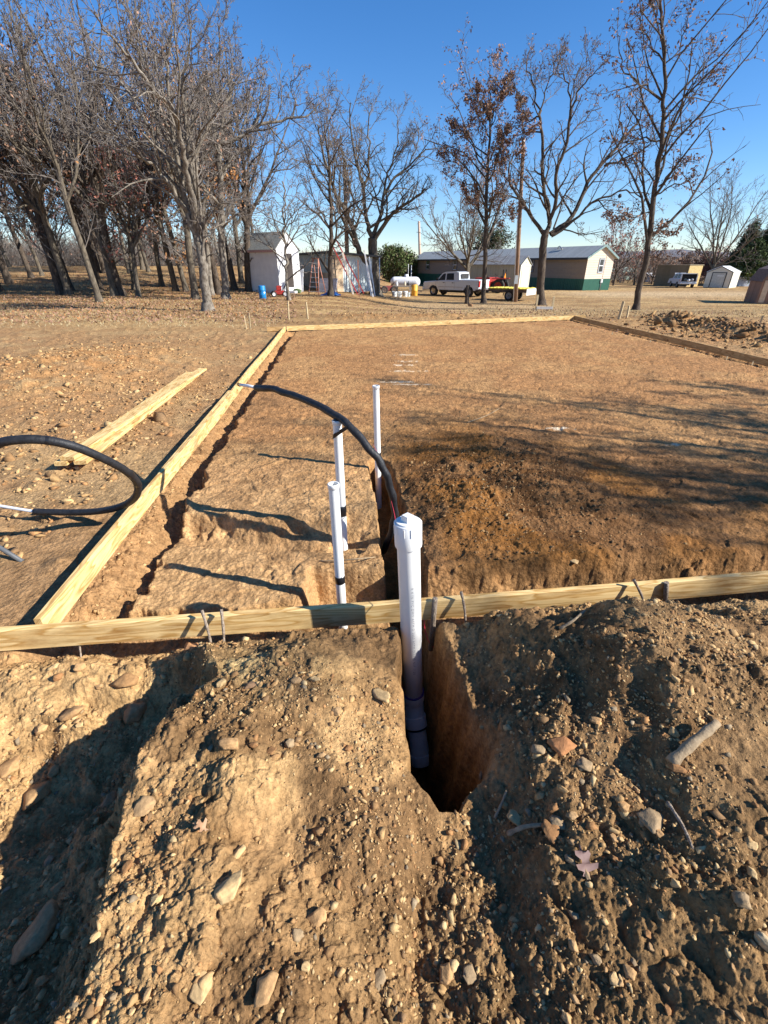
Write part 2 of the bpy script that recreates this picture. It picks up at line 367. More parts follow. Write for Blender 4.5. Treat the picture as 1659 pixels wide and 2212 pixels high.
# ================================================================ light, sky, camera
SUN_EL = math.radians(32); SUN_AZ = math.radians(106)      # azimuth from +Y towards +X
sdir = Vector((math.sin(SUN_AZ)*math.cos(SUN_EL), math.cos(SUN_AZ)*math.cos(SUN_EL), math.sin(SUN_EL)))
w = bpy.data.worlds.new('World'); bpy.context.scene.world = w; w.use_nodes = True
nt = w.node_tree; bg = nt.nodes['Background']
sky = nt.nodes.new('ShaderNodeTexSky'); sky.sky_type = 'NISHITA'; sky.sun_disc = False
sky.sun_elevation = SUN_EL; sky.sun_rotation = SUN_AZ; sky.air_density = 1.0; sky.dust_density = 0.0; sky.ozone_density = 4.0; sky.altitude = 400
hs = nt.nodes.new('ShaderNodeHueSaturation'); hs.inputs['Saturation'].default_value = 1.20; hs.inputs['Value'].default_value = 1.0
tn = nt.nodes.new('ShaderNodeMixRGB'); tn.blend_type = 'MULTIPLY'; tn.inputs[0].default_value = 1; tn.inputs[2].default_value = (.97, .99, 1.10, 1)
nt.links.new(sky.outputs[0], tn.inputs[1]); nt.links.new(tn.outputs[0], hs.inputs['Color']); nt.links.new(hs.outputs[0], bg.inputs['Color']); bg.inputs['Strength'].default_value = .078
L = bpy.data.lights.new('sun', 'SUN'); L.energy = 4.6; L.angle = math.radians(.5); L.color = (1, .965, .90)
lo = bpy.data.objects.new('sun', L); C.objects.link(lo); lo.rotation_euler = sdir.to_track_quat('Z', 'Y').to_euler(); lo.location = (20, -10, 20)
cam = bpy.data.cameras.new('camera'); co = bpy.data.objects.new('camera', cam); C.objects.link(co); bpy.context.scene.camera = co
co.location = (0, 0, CAM_H); co.rotation_euler = (PI/2-PITCH, 0, 0)
cam.sensor_fit = 'HORIZONTAL'; cam.sensor_width = 36; cam.lens = 36*FPX/1659; cam.clip_end = 6000; cam.clip_start = .05
sc = bpy.context.scene
sc.view_settings.view_transform = 'Standard'; sc.view_settings.look = 'None'; sc.view_settings.exposure = 1.05; sc.view_settings.gamma = 1
# ================================================================ ground
rows = []
y = 2260.0
while y > 600:
    rows.append(atZ(0, y, 0).y); y -= 2.4 if y > 1700 else (2.0 if y > 1250 else (1.7 if y > 800 else 1.3))
rows = [-30, -12, -6, -3, -1.5, -.8, -.4, -.1, .1, .2, .3]+[r for r in rows if r > .36]
last = rows[-1]
while rows[-1] < 160: rows.append(rows[-1]*1.03)
while rows[-1] < 3200: rows.append(rows[-1]*1.14)
Yr = np.array(rows)
u = np.linspace(-.93, .93, 860); ex = .93*np.power(1.10, np.arange(1, 42))
u = np.concatenate([-ex[::-1], u, ex])
UU, YY = np.meshgrid(u, Yr); XX = UU*(.862+.878*np.maximum(YY, 0))
jit = np.random.RandomState(3)
Z, mk = ground(XX, YY)
nr, nc = XX.shape
V = np.stack([XX, YY, Z], -1).reshape(-1, 3)
idx = np.arange(nr*nc).reshape(nr, nc)
Fg = np.stack([idx[:-1, :-1], idx[:-1, 1:], idx[1:, 1:], idx[1:, :-1]], -1).reshape(-1, 4)
def mixc(c, c2, m): return c*(1-m[..., None])+np.array(c2)*m[..., None]
n1 = fbm(XX*1.3, YY*1.3, 4, 71)+.5; n2 = fbm(XX*5, YY*5, 4, 72)+.5; n3 = fbm(XX*.35, YY*.35, 3, 73)+.5; n4 = fbm(XX*18, YY*18, 3, 75)+.5
col = np.zeros(XX.shape+(3,))+np.array((.34, .235, .145))
col = mixc(col, (.42, .33, .21), S(.3, .8, n1)*.6)                 # pale trodden dirt
col = mixc(col, (.40, .30, .175), S(13, 22, YY)*.8)                  # dry grass further off
col = mixc(col, (.48, .38, .225), S(.45, .75, n3)*S(13, 22, YY)*.7)
st_ = fbm(XX*.28, YY*1.1, 4, 76)+.5
col = mixc(col, (.27, .19, .115), S(.5, .68, st_)*S(13, 18, YY)*.75)
col = mixc(col, (.23, .135, .07), S(.52, .72, n2)*S(12, 24, YY)*S(3, -3, XX)*.55)   # fallen leaves
col = mixc(col, (.52, .44, .33), np.exp(-((YY-47)/4.5)**2)*S(14, 20, XX)*.9)          # gravel drive
col = mixc(col, (.46, .38, .27), np.exp(-((YY-33)/3.5)**2)*S(0, 3, XX)*S(14, 9, XX)*.8)
orange = np.array((.44, .255, .12))
col = mixc(col, orange, np.clip(mk['clod'], 0, 1)*S(.2, .6, n2)*.9)
col = mixc(col, (.39, .235, .125), mk['pad']*.95)
col = mixc(col, (.45, .30, .165), mk['pad']*S(.35, .75, n1)*.7)
col = mixc(col, (.50, .36, .22), mk['pad']*S(5.2, 3.2, YY)*S(.3, -.1, XX)*.8)
col = mixc(col, (.26, .165, .095), mk['pad']*S(.55, .8, n2)*.45)
damp = np.clip(np.exp(-((XX-1.0)/1.15)**2-((YY-3.9)/1.45)**2)*1.6*S(-.1, .25, XX-np.interp(YY, TY, TX)), 0, 1)*mk['pad']
damp = np.clip(damp+.55*mk['pad']*S(5.4, 4.0, YY+.6*n1)*S(.6, 1.6, XX), 0, 1)
col = mixc(col, (.13, .072, .034), damp*(.7+.3*S(.3, .7, n2)))
col = mixc(col, (.26, .13, .04), damp*S(.5, .75, n1)*.7)
col = mixc(col, (.37, .245, .14), np.clip(mk['foot'], 0, 1)*.8)
col = mixc(col, (.22, .13, .065), np.clip(mk['foot'], 0, 1)*S(1.0, 2.0, XX)*S(4, 3, YY)*.6)
sp_ = mk['spoil']
scol = np.zeros_like(col)+np.array((.36, .25, .145))
scol = mixc(scol, (.46, .34, .20), S(.3, .7, n1)*.9)
scol = mixc(scol, (.25, .165, .09), S(.5, .75, n2)*.6)
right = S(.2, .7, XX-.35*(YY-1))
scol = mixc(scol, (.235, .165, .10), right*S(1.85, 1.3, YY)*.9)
scol = mixc(scol, (.50, .42, .25), np.exp(-((XX+.72)/.4)**2-((YY-1.55)/.2)**2)*.8)   # pale gravelly crest
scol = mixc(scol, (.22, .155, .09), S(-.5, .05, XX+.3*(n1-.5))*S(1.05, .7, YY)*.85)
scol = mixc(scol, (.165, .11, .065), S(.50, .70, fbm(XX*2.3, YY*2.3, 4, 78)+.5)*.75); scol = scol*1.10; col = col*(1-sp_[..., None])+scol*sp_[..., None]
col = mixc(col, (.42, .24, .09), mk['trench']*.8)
col = mixc(col, (.09, .06, .035), mk['trench']*S(-.45, -.75, Z)*.7)  # shade of the deep trench put into the colour, growing with depth
col = col*(.86+.28*n4[..., None])
for (px, py, rx, ry) in ((876, 768, .25, .10), (880, 782, .3, .08), (868, 790, .3, .06), (878, 803, .35, .07), (862, 826, .45, .07), (890, 832, .5, .05), (1205, 928, .25, .05), (1450, 962, .13, .04)):
    c0 = atZ(px, py); q = ((XX-c0.x)/rx)**2+((YY-c0.y)/ry)**2
    col = mixc(col, (.8, .78, .74), S(1, .2, q+1.6*(n4-.35))*.85)
col = np.clip(col*np.array((1.05, .885, .67)), 0, .9)
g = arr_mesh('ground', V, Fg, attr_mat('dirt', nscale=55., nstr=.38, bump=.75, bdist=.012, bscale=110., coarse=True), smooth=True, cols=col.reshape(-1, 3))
tag(g, kind='structure')
# hills on the horizon
def ridge(name, dist, x0, x1, hfun, mat, depth=250):
    xs = np.linspace(x0, x1, 260); vs = []; 
    prof = [(0, -8, 0), (depth*.3, .0, .75), (depth*.6, 0, 1.0), (depth*1.4, -8, 0)]
    hx = hfun(xs)
    Vv = []
    for (dy, zz, k) in prof: Vv.append(np.stack([xs, dist+dy+0*xs+20*fbm(xs*.01, xs*0+dy, 3, 88), zz+hx*k], -1))
    Vv = np.concatenate(Vv); n = len(xs); ii = np.arange(n-1)
    Fa = np.concatenate([np.stack([r*n+ii, r*n+ii+1, (r+1)*n+ii+1, (r+1)*n+ii], -1) for r in range(3)])
    o = arr_mesh(name, Vv, Fa, mat, smooth=True); tag(o, kind='structure'); return o
hillm = plain('hazy_hill_woods', (.10, .105, .12), .95, scale=.05, var=.3, col2=(.17, .15, .155), bump=.6, bscale=.15)  # blue-grey of the distance haze is mixed into the wood colour
hillm2 = plain('near_hill_woods', (.085, .07, .06), .95, scale=.08, col2=(.16, .125, .10), bump=.6, bscale=.3)
ridge('hills', 1500, -2600, 2600, lambda x: 14+26*(vn(x*.0016, x*0+2, 5)+.5)+20*S(500, 1000, x)+6*fbm(x*.008, x*0, 3, 9), hillm, 400)
ridge('hills', 420, -700, 760, lambda x: 2.5+4*(vn(x*.01, x*0, 6)+.5)+3*fbm(x*.09, x*0, 3, 4), hillm2, 60)
# ================================================================ stones
def ico(sub):
    import bmesh
    bm = bmesh.new(); bmesh.ops.create_icosphere(bm, subdivisions=sub, radius=1.0)
    V = np.array([v.co[:] for v in bm.verts]); Fc = np.array([[v.index for v in f.verts] for f in bm.faces]); bm.free(); return V, Fc
def hull(n, rs, sub=0):
    import bmesh
    bm = bmesh.new(); P = rs.normal(size=(n, 3)); P /= np.linalg.norm(P, axis=1, keepdims=True); P *= rs.uniform(.72, 1.08, (n, 1))
    for p in P: bm.verts.new(p)
    r = bmesh.ops.convex_hull(bm, input=bm.verts[:]); bmesh.ops.delete(bm, geom=[v for v in bm.verts if not v.link_faces], context='VERTS')
    if sub: bmesh.ops.subdivide_edges(bm, edges=bm.edges[:], cuts=sub, use_grid_fill=True); bmesh.ops.triangulate(bm, faces=bm.faces[:])
    bm.verts.index_update(); V = np.array([v.co[:] for v in bm.verts]); Fc = np.array([[v.index for v in f.verts] for f in bm.faces]); bm.free(); return V, Fc
def stone_var(sub, rs, amp=.28):
    V, Fc = hull({1: 9, 2: 12, 3: 20}[sub], rs, 3 if sub == 3 else 0)
    return V*np.array([1, rs.uniform(.5, .95), rs.uniform(.35, .7)]), Fc
rs = np.random.RandomState(5)
stone_m = attr_mat('stone', nscale=60., nstr=.3, bump=.5, bdist=.006, bscale=120., spec=.2)
PAL = np.array([(.40, .29, .17), (.47, .36, .22), (.30, .20, .115), (.22, .155, .10), (.50, .42, .28), (.36, .22, .12), (.26, .23, .19)])
def scatter(name, Pn, size, pal_w, sub, nvar=14, sink=.08, dim=1.):
    vars_ = [stone_var(sub, rs) for _ in range(nvar)]
    n = len(Pn); ch = rs.randint(0, nvar, n); Vs = []; Fs = []; Cs = []; off = 0
    z = ground(Pn[:, 0], Pn[:, 1])[0]
    for k in range(nvar):
        m = np.where(ch == k)[0]; Vb, Fb = vars_[k]
        if not len(m): continue
        a = rs.uniform(0, 2*PI, len(m)); tl = rs.normal(0, .5, len(m)); s = size[m]
        ca, sa = np.cos(a), np.sin(a); ct, st = np.cos(tl), np.sin(tl)
        v = np.repeat(Vb[None], len(m), 0)*s[:, None, None]
        x = v[..., 0]*ct[:, None]-v[..., 2]*st[:, None]; zz = v[..., 0]*st[:, None]+v[..., 2]*ct[:, None]
        X = x*ca[:, None]-v[..., 1]*sa[:, None]; Y = x*sa[:, None]+v[..., 1]*ca[:, None]
        W = np.stack([X+Pn[m, 0][:, None], Y+Pn[m, 1][:, None], zz+(z[m]+s*sink)[:, None]], -1)
        Vs.append(W.reshape(-1, 3)); nb = len(Vb)
        Fs.append((Fb[None]+(np.arange(len(m))*nb)[:, None, None]+off).reshape(-1, 3)); off += nb*len(m)
        c = PAL[rs.choice(len(PAL), len(m), p=pal_w)]*rs.uniform(.8, 1.15, (len(m), 1)); Cs.append(np.repeat(c, nb, 0))
    o = arr_mesh(name, np.concatenate(Vs), np.concatenate(Fs), stone_m, cols=np.concatenate(Cs)*np.array((1.08, .91, .68))*dim)
    return o
pw = np.array([.26, .22, .17, .12, .08, .10, .05]); pw /= pw.sum()
def fore_pts(n, ymin=.15, ymax=1.95):
    Y = rs.uniform(ymin, ymax, n); X = rs.uniform(-1, 1, n)*(1.75+Y*1.15)
    dens = np.clip(.1+2.2*(fbm(X*2.2, Y*2.2, 3, 91)+.12)-.5*np.exp(-((X+.18)/.30)**2-((Y-1.25)/.40)**2)+.5*S(.6, 1.3, X)+.4*S(-.5, -.9, X)*S(1.1, .5, Y), .05, 1)
    tr = np.abs(X-np.interp(Y, TY, TX)) < np.interp(Y, TY, TW)+.03
    k = (rs.uniform(0, 1, n) < dens) & ~(tr & (Y > .95)); return np.stack([X[k], Y[k]], -1)
Pa = fore_pts(52000); sa_ = np.exp(rs.normal(math.log(.0058), .38, len(Pa)))
Pb = fore_pts(5600); sb_ = np.exp(rs.normal(math.log(.013), .28, len(Pb)))
tag(scatter('gravel', Pa, sa_, pw, 1), kind='stuff'); tag(scatter('gravel', Pb, sb_, pw, 2), kind='stuff')
Pg = fore_pts(650); tag(scatter('gravel', Pg, np.exp(rs.normal(math.log(.021), .22, len(Pg))), pw, 2), kind='stuff')
# heap of rubble right of the trench, footing rubble and clods further off
def gpts(n, cx, cy, sx, sy):
    return np.stack([rs.normal(cx, sx, n), rs.normal(cy, sy, n)], -1)
Ph = gpts(5200, 1.0, 3.6, .55, .85); _, km = ground(Ph[:, 0], Ph[:, 1]); Ph = Ph[(km['pad'] > .9) & (km['trench'] < .05)]
tag(scatter('gravel', Ph, np.exp(rs.normal(math.log(.008), .45, len(Ph))), np.array([.2, .06, .32, .28, .02, .12, 0]), 1, dim=.72), kind='stuff')
Pf = np.stack([rs.uniform(-3.3, -1.5, 9000), rs.uniform(1.9, 14.5, 9000)**1.0], -1); _, km = ground(Pf[:, 0], Pf[:, 1]); Pf = Pf[(km['foot'] > .6)]
tag(scatter('gravel', Pf, np.exp(rs.normal(math.log(.011), .4, len(Pf))), np.array([.3, .25, .15, .05, .1, .15, 0]), 1), kind='stuff')
Pr = np.concatenate([gpts(700, 10.4, 15.4, .8, 2.0), gpts(450, 11.9, 12.6, .9, 1.4)]); tag(scatter('dirt_clods', Pr, np.exp(rs.normal(math.log(.075), .5, len(Pr))), np.array([.2, .05, .35, .25, 0, .15, 0]), 1, dim=.8), kind='stuff')
Pc = np.concatenate([gpts(2600, -6.0, 8.9, 1.7, 2.6), gpts(900, 9.9, 14.4, 1.2, 2.2), np.stack([rs.uniform(-2, 5, 500), rs.normal(19.3, .8, 500)], -1), np.stack([rs.uniform(-5, -2.6, 1800), rs.uniform(2, 8, 1800)], -1)])
_, km = ground(Pc[:, 0], Pc[:, 1]); Pc = Pc[(km['pad'] < .1) & (km['foot'] < .1)]
tag(scatter('dirt_clods', Pc, np.exp(rs.normal(math.log(.026), .5, len(Pc))), np.array([.3, .2, .25, .1, .02, .13, 0]), 1), kind='stuff')
# larger stones, each a thing: (x, y, width px, height/width, colour, label)
T_ = (.38, .26, .15); PLE = (.46, .36, .22); BR = (.27, .16, .085); GR = (.27, .22, .16); RD_ = (.36, .19, .10)
big = [
 (497, 1612, 54, .95, T_, 'rounded tan stone sitting alone on the sunlit face of the left dirt mound'),
 (160, 1545, 56, .8, T_, 'tan stone half in shadow in the pit left of the dirt mound'),
 (78, 1722, 92, .75, T_, 'lumpy tan boulder in the shaded pit at the left edge'),
 (22, 1660, 62, .9, T_, 'rounded tan stone cut by the left edge of the picture above the shaded pit'),
 (118, 1668, 36, 1.1, T_, 'small upright tan stone between the two boulders of the left pit'),
 (292, 1545, 58, 1.8, (.33, .23, .14), 'tall leaning slab of dried earth on the ridge beside the left pit'),
 (272, 1478, 62, .8, (.31, .2, .11), 'brown stone at the head of the left pit under the board corner'),
 (418, 1408, 58, .6, (.44, .27, .16), 'reddish tan stone wedged under the board beside the two twigs'),
 (498, 1922, 78, 1.35, PLE, 'large pale wedge shaped rock catching the sun in the lower left spoil'),
 (516, 1846, 44, .95, PLE, 'round cream pebble just above the pale wedge shaped rock'),
 (340, 1948, 30, 2.6, PLE, 'thin pale upright sliver of stone left of the wedge shaped rock'),
 (82, 2022, 132, .85, (.37, .27, .17), 'broad flat topped tan boulder near the lower left corner'),
 (212, 2022, 34, 1.2, PLE, 'small bright cream stone right of the broad boulder in the lower left corner'),
 (822, 1506, 62, .62, PLE, 'pale stone with grey streaks lying left of the trench rim beside the big pipe'),
 (540, 1484, 38, .7, (.2, .14, .10), 'small dark brown block on the pale gravel crest of the left mound'),
 (1208, 1614, 66, .85, RD_, 'rust coloured crumbly stone in the shade right of the trench'),
 (1162, 1622, 36, .9, GR, 'grey stone leaning against the rust coloured crumbly one'),
 (1232, 1222, 38, .6, PLE, 'cream block lying on the slab edge just behind the front board'),
 (686, 1985, 50, .9, T_, 'tan angular stone above the dark hollow at the bottom middle'),
 (1215, 1708, 30, 1.5, (.42, .3, .17), 'upright yellowish stone in the shaded hollow right of the trench'),
 (1195, 1748, 36, 1.2, BR, 'brown pointed stone in the shaded hollow below the yellowish one'),
 (1203, 1764+16, 46, .8, GR, 'grey rounded stone at the lower end of the shaded hollow'),
 (1410, 1778, 74, .6, GR, 'wide grey layered stone in the right hand spoil below the thick stick'),
 (1112, 1772, 40, 1.0, PLE, 'pale knobbly stone close to the near rim of the trench'),
 (1190, 1820-16, 58, .9, BR, 'brown wedge of hard clay just above the dried leaf'),
 (1600, 1948, 44, 1.5, GR, 'light grey flat stone standing near the right edge'),
 (1645, 2040, 50, 1.7, (.42, .37, .28), 'pale flat stone cut by the right edge low in the picture'),
 (815, 2118, 52, .5, GR, 'flat grey stone lying in the dark hollow at the bottom middle'),
 (962, 2108, 46, 1.2, T_, 'upright tan stone at the bottom of the picture right of the middle'),
 (1015, 2105, 44, .9, GR, 'grey tan stone just right of the upright one at the bottom'),
 (575, 2130, 80, .9, T_, 'brown square stone on the lower edge of the sunlit spoil'),
 (660, 2090, 32, 1.3, PLE, 'pale upright chip beside the brown square stone at the bottom'),
 (438, 2130, 62, .5, PLE, 'flat cream stone low in the sunlit spoil left of the brown square stone'),
 (640, 2020, 40, .8, GR, 'grey chip wedged under the clay ledge at the lower middle'),
 (235, 1735, 44, 1.1, (.42, .28, .18), 'pinkish tan stone on the shoulder of the left pit'),
 (310, 1745, 60, .7, (.36, .26, .16), 'large half buried tan stone right of the pinkish one on the shoulder'),
 (1290, 1560, 34, .8, T_, 'small tan stone at the top of the right spoil slope under its crest'),
 (1462, 1662, 42, .8, BR, 'brown stone propping the thick stick on the right spoil'),
 (1260, 1655, 40, .8, GR, 'grey brown stone right of the rust coloured crumbly one'),
 (1345, 1745, 36, 1.0, T_, 'tan stone left of the wide grey layered stone'),
]
def rock_obj(x, y, wpx, asp, col, label, name='rock', group=None, seed=0):
    p = hit(x, y); zz = gzd(p.x, p.y)
    for _ in range(4):
        p = atZ(x, y, zz); zz = .5*zz+.5*gzd(p.x, p.y)
    Zd = p.y*cp-(zz-CAM_H)*sp
    r = .5*wpx/FPX*Zd
    rr = np.random.RandomState(seed+11); V, Fc = stone_var(3, rr, .12)
    V = V*np.array([1, min(1.0, .7+.3*asp), 1/.62*max(.55, min(asp, 1.7))*.62])*r
    V += V*.16*(fbm(V[:, 0]/r*2+seed, V[:, 1]/r*2+V[:, 2]/r*3, 3, seed))[:, None]*1.5
    o = arr_mesh(name, V, Fc, stone_m, cols=np.repeat(np.array([col]), len(V), 0)*np.array((1.15, .98, .76))*(.95+.1*rr.rand(len(V), 1)))
    o.location = (p.x, p.y, zz+r*.28*min(asp, 1.3)); o.rotation_euler = (rr.uniform(-.3, .3), rr.uniform(-.25, .25), rr.uniform(-.7, .7)+math.atan2(p.x, p.y)*-1)
    tag(o, label, 'rock', group); return o
for i, b_ in enumerate(big): rock_obj(*b_, seed=i)
zones = [(30, 330, 1760, 2190, 34, 'fist sized tan stone in the sunlit spoil of the lower left, one of many alike', 'fist sized stones in the lower left spoil'),
         (1180, 1650, 1700, 2200, 46, 'fist sized grey brown stone in the right hand spoil, one of many alike', 'fist sized stones in the right hand spoil'),
         (350, 760, 1430, 1640, 16, 'egg sized pale stone on the crest of the left mound, one of several alike', 'egg sized stones on the left mound'),
         (0, 260, 1420, 1640, 12, 'egg sized tan stone behind the left pit, one of several alike', 'egg sized stones behind the left pit')]
rr = random.Random(3)
cs = [T_, T_, PLE, BR, GR, (.42, .3, .18), (.33, .24, .15)]
for zi, (x0, x1, y0, y1, n, lab, grp) in enumerate(zones):
    for k in range(n):
        rock_obj(rr.uniform(x0, x1), rr.uniform(y0, y1), rr.choice([15, 18, 22, 26, 30]), rr.uniform(.7, 1.3), rr.choice(cs), lab, group=grp, seed=100+zi*60+k)
# ================================================================ form boards
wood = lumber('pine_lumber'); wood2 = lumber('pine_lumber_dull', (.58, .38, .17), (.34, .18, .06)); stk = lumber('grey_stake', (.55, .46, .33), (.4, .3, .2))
stakem = plain('stake_wood', (.58, .46, .27), .8, col2=(.45, .33, .18), scale=20)
def board(name, p, q, zt, h, t, mat, label, cat='form board', side=1, off=0., seed=0., group=None, parent=None, tilt=0., warp=.008):
    p = Vector((p[0], p[1], 0)); q = Vector((q[0], q[1], 0)); L_ = (q-p).length; a = math.atan2(q.y-p.y, q.x-p.x)
    n = max(2, int(L_/.6)); mb = MB(); c = .003; rings = []
    vs = []
    for i in range(n+1):
        x = L_*i/n; dy = warp*math.sin(x*1.1+seed)*min(1, L_/4); dz = warp*.5*math.sin(x*.7+seed*2)
        y0, y1 = off, off+side*t
        if y0 > y1: y0, y1 = y1, y0
        vs += [(x, y0+dy+c, -h+dz), (x, y1+dy-c, -h+dz), (x, y1+dy, -h+c+dz), (x, y1+dy, -c+dz), (x, y1+dy-c, dz), (x, y0+dy+c, dz), (x, y0+dy, -c+dz), (x, y0+dy, -h+c+dz)]
    fs = [list(range(8))[::-1], [n*8+k for k in range(8)]]
    for i in range(n):
        for k in range(8): fs.append((i*8+k, i*8+(k+1) % 8, i*8+8+(k+1) % 8, i*8+8+k))
    mb.add(vs, fs); o = mb.build(name, mat, parent)
    o.location = (p.x, p.y, zt); o.rotation_euler = (tilt, 0, a)
    if label: tag(o, label, cat, group)
    return o
ZT = .10
# near board: two lengths butted past the right frame edge
nrm = Vector((-ND[1], ND[0]))
def NP(s, o=0.): return (LA[0]+ND[0]*s-ND[1]*o, LA[1]+ND[1]*s+ND[0]*o)
nb = board('form_board', NP(-.75), NP(5.6), ZT, .14, .038, wood, 'bright yellow pine board crossing the picture in front, the trench passing under it', off=-.038, seed=1.2)
# grade marks stencilled on its face
def text_mesh(txt, size, mat, parent, name, loc, rot, ext=.0004):
    cu = bpy.data.curves.new(name, 'FONT'); cu.body = txt; cu.size = size; cu.extrude = ext; cu.align_x = 'CENTER'; cu.align_y = 'CENTER'
    t_ = bpy.data.objects.new('tmp', cu); me = bpy.data.meshes.new_from_object(t_); bpy.data.objects.remove(t_); me.name = name
    me.materials.clear(); me.materials.append(mat)
    o = put(bpy.data.objects.new(name, me), parent); o.location = loc; o.rotation_euler = rot; return o
ink = plain('board_ink', (.36, .27, .13), .8)
text_mesh('28\n47', .035, ink, nb, 'grade_stamp', (4.08, -.0386, -.075), (PI/2, 0, 0))
nl = atZ(20, 1500, 0)
lb = board('form_board', (-1.86, 1.90), (B2[0], B2[1]), ZT, .14, .038, wood, 'long yellow pine board running away along the left side of the dirt pad', side=1, off=0, seed=.4, warp=.012)
board('splice_board', (-2.02, 3.9), (-2.30, 7.0), ZT-.004, .138, .038, wood, 'shorter pine board doubled against the outside of the long left board', 'form board', side=1, off=.041, seed=2., warp=.002)
fb = board('form_board', (B2[0]+.03, B2[1]), (C2[0], C2[1]), ZT, .14, .038, wood, 'pale yellow board along the far side of the dirt pad', side=1, off=.0, seed=.9, warp=.01)
board('form_board', (B2[0]-.55, B2[1]-.12), (B2[0]-.04, B2[1]+.02), ZT-.01, .13, .038, wood2, 'short board stub poking out left past the far left corner', side=1, off=0.02, seed=.2, warp=0)
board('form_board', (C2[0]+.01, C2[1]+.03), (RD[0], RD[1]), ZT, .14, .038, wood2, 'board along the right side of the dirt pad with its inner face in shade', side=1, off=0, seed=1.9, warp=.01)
board('form_board', (C2[0]-.35, C2[1]+.02), (C2[0]+.45, C2[1]-.02), ZT+.012, .10, .038, wood, 'short block capping the far right corner of the form', side=1, off=.04, seed=.2, warp=0)
# stack of loose planks on the left
pl = [((117, 1003), (402, 806), .055, 0.0), ((128, 992), (430, 797), .098, .02), ((158, 1000), (418, 808), .052, .19)]
lab = ['lowest outer plank of the loose lumber pile on the dirt left of the form', 'top plank of the loose lumber pile on the dirt left of the form', 'inner ground plank of the loose lumber pile, nearest the form board']
for i, ((xa, ya), (xb, yb), zt, o_) in enumerate(pl):
    a_ = atZ(xa, ya, zt); b__ = atZ(xb, yb, zt)
    board('lumber_plank', (a_.x, a_.y), (b__.x, b__.y), zt+.02, .038, .12 if i != 1 else .14, wood, lab[i], 'plank', side=-1, off=0, seed=3+i, warp=.006, group='loose planks left of the form')
a_ = atZ(150, 985, .12)
# ---------------------------------------------------------------- stakes and twigs that hold the boards
twm = plain('twig_bark', (.20, .145, .10), .9, col2=(.36, .29, .22), scale=60, bump=.6, bscale=150)
def stick(name, pts, r, label, cat='twig', mat=None, k=7, group=None):
    P_ = smoothpath(pts, 4); mb = MB(); n = len(P_)
    rad = [r*(1-.35*i/n)*(1+.15*math.sin(i*2.3)) for i in range(n)]
    mb.tube(P_, rad, k); o = mb.build(name, mat or twm)
    if label: tag(o, label, cat, group)
    return o
def on_face(x, y, o=-.05):     # a point just in front of the near board's face, seen at pixel x,y
    r = ray(x, y); n_ = Vector((-ND[1], ND[0], 0)); q0 = Vector((*NP(0, o), 0)); c0 = Vector((0, 0, CAM_H)); d_ = Vector(r)
    t = (q0-c0).dot(n_)/d_.dot(n_); return c0+d_*t
tw = [((436, 1318), (458, 1400), -.052, -.16, .0085, 'knobbly twig leaning left against the front board, left of a pair'),
      ((478, 1316), (484, 1412), -.052, -.17, .0085, 'straight upright twig against the front board, right of a pair'),
      ((996, 1278), (1006, 1350), -.052, -.12, .0085, 'dark leaning twig against the front board right of the big pipe'),
      ((1369, 1252), (1396, 1316), -.052, -.12, .0085, 'leaning twig against the front board towards the right, crossing its shadow'),
      ((172, 1396), (176, 1450), -.06, -.14, .005, 'thin rusty wire stake below the left end of the front board')]
for (a0, a1, o0, o1, r, lb_) in tw:
    p0 = on_face(*a0, o0); p1 = on_face(*a1, o1); m_ = (p0+p1)/2+Vector((.006, -.004, 0)); d_ = (p1-p0).normalized()
    stick('twig', [p0-d_*.0, m_, p1, p1+d_*.12], r, lb_)
for (a0, a1, lb_) in (((940, 1292), (934, 1362), 'squared off stub of wood set against the front board beside the red wire'), ((1440, 1258), (1437, 1300), 'short thick stub of wood against the front board near the right edge')):
    p0 = on_face(*a0, -.05); p1 = on_face(*a1, -.06); d_ = (p1-p0).normalized()
    mb = MB(); mb.tube([p0, (p0+p1)/2, p1+d_*.15], [.0155, .0165, .016], 6); o = mb.build('wood_stub', twm); tag(o, lb_, 'stake')
def small_stake(x, y, h, label, zb=None, r=.012, dx=0):
    p = hit(x, y) if zb is None else atZ(x, y, zb); mb = MB(); mb.box(-r*1.4, r*1.4, -r*.8, r*.8, -.1, h, ch=.002)
    o = mb.build('wooden_stake', stakem); o.location = p; o.rotation_euler = (R_.uniform(-.06, .06), R_.uniform(-.08, .08), R_.uniform(-1, 1)); tag(o, label, 'stake'); return o
# stakes inside the left trench, holding the board
for i, (x, y, lb_) in enumerate([(175, 1270, 'nearest peg under the left board, reddish, low in the footing trench'), (322, 1100, 'peg under the left board beside the hoop of black pipe'), (412, 985, 'peg under the left board behind the hoop'), (494, 875, 'peg under the left board just short of the white pipe end'), (508, 845, 'peg under the left board right below the white pipe end')]):
    p = atZ(x, y, -.1); stick('peg', [p+Vector((-.05, 0, .05)), p, p+Vector((.03, .0, -.13))], .011, lb_, 'peg')
for i, x in enumerate([1323, 1405, 1480, 1570, 1625]):
    f_ = (x-1240)/419.; p = atZ(x, 682+93*f_+25, -.03); p.x -= .02
    mb = MB(); mb.box(-.012, .012, -.006, .006, -.2, .10); o = mb.build('wooden_stake', stakem); o.location = p
    tag(o, 'thin pale stake inside the right hand board, %s' % ['nearest the far corner', 'second along from the far corner', 'third along from the far corner', 'fourth along from the far corner', 'closest to the right edge'][i], 'stake', 'stakes inside the right board')
small_stake(533, 711, .40, 'thin pale stake left of the far left corner, shorter of a pair'); small_stake(541, 711, .47, 'thin pale stake left of the far left corner, taller of a pair')
s1 = small_stake(624, 690, .62, 'weathered grey stake behind the far left corner with a dark clod at its foot', r=.02); s2 = small_stake(665, 689, .58, 'bright yellow stake behind the far board with a dark block at its foot', r=.02)
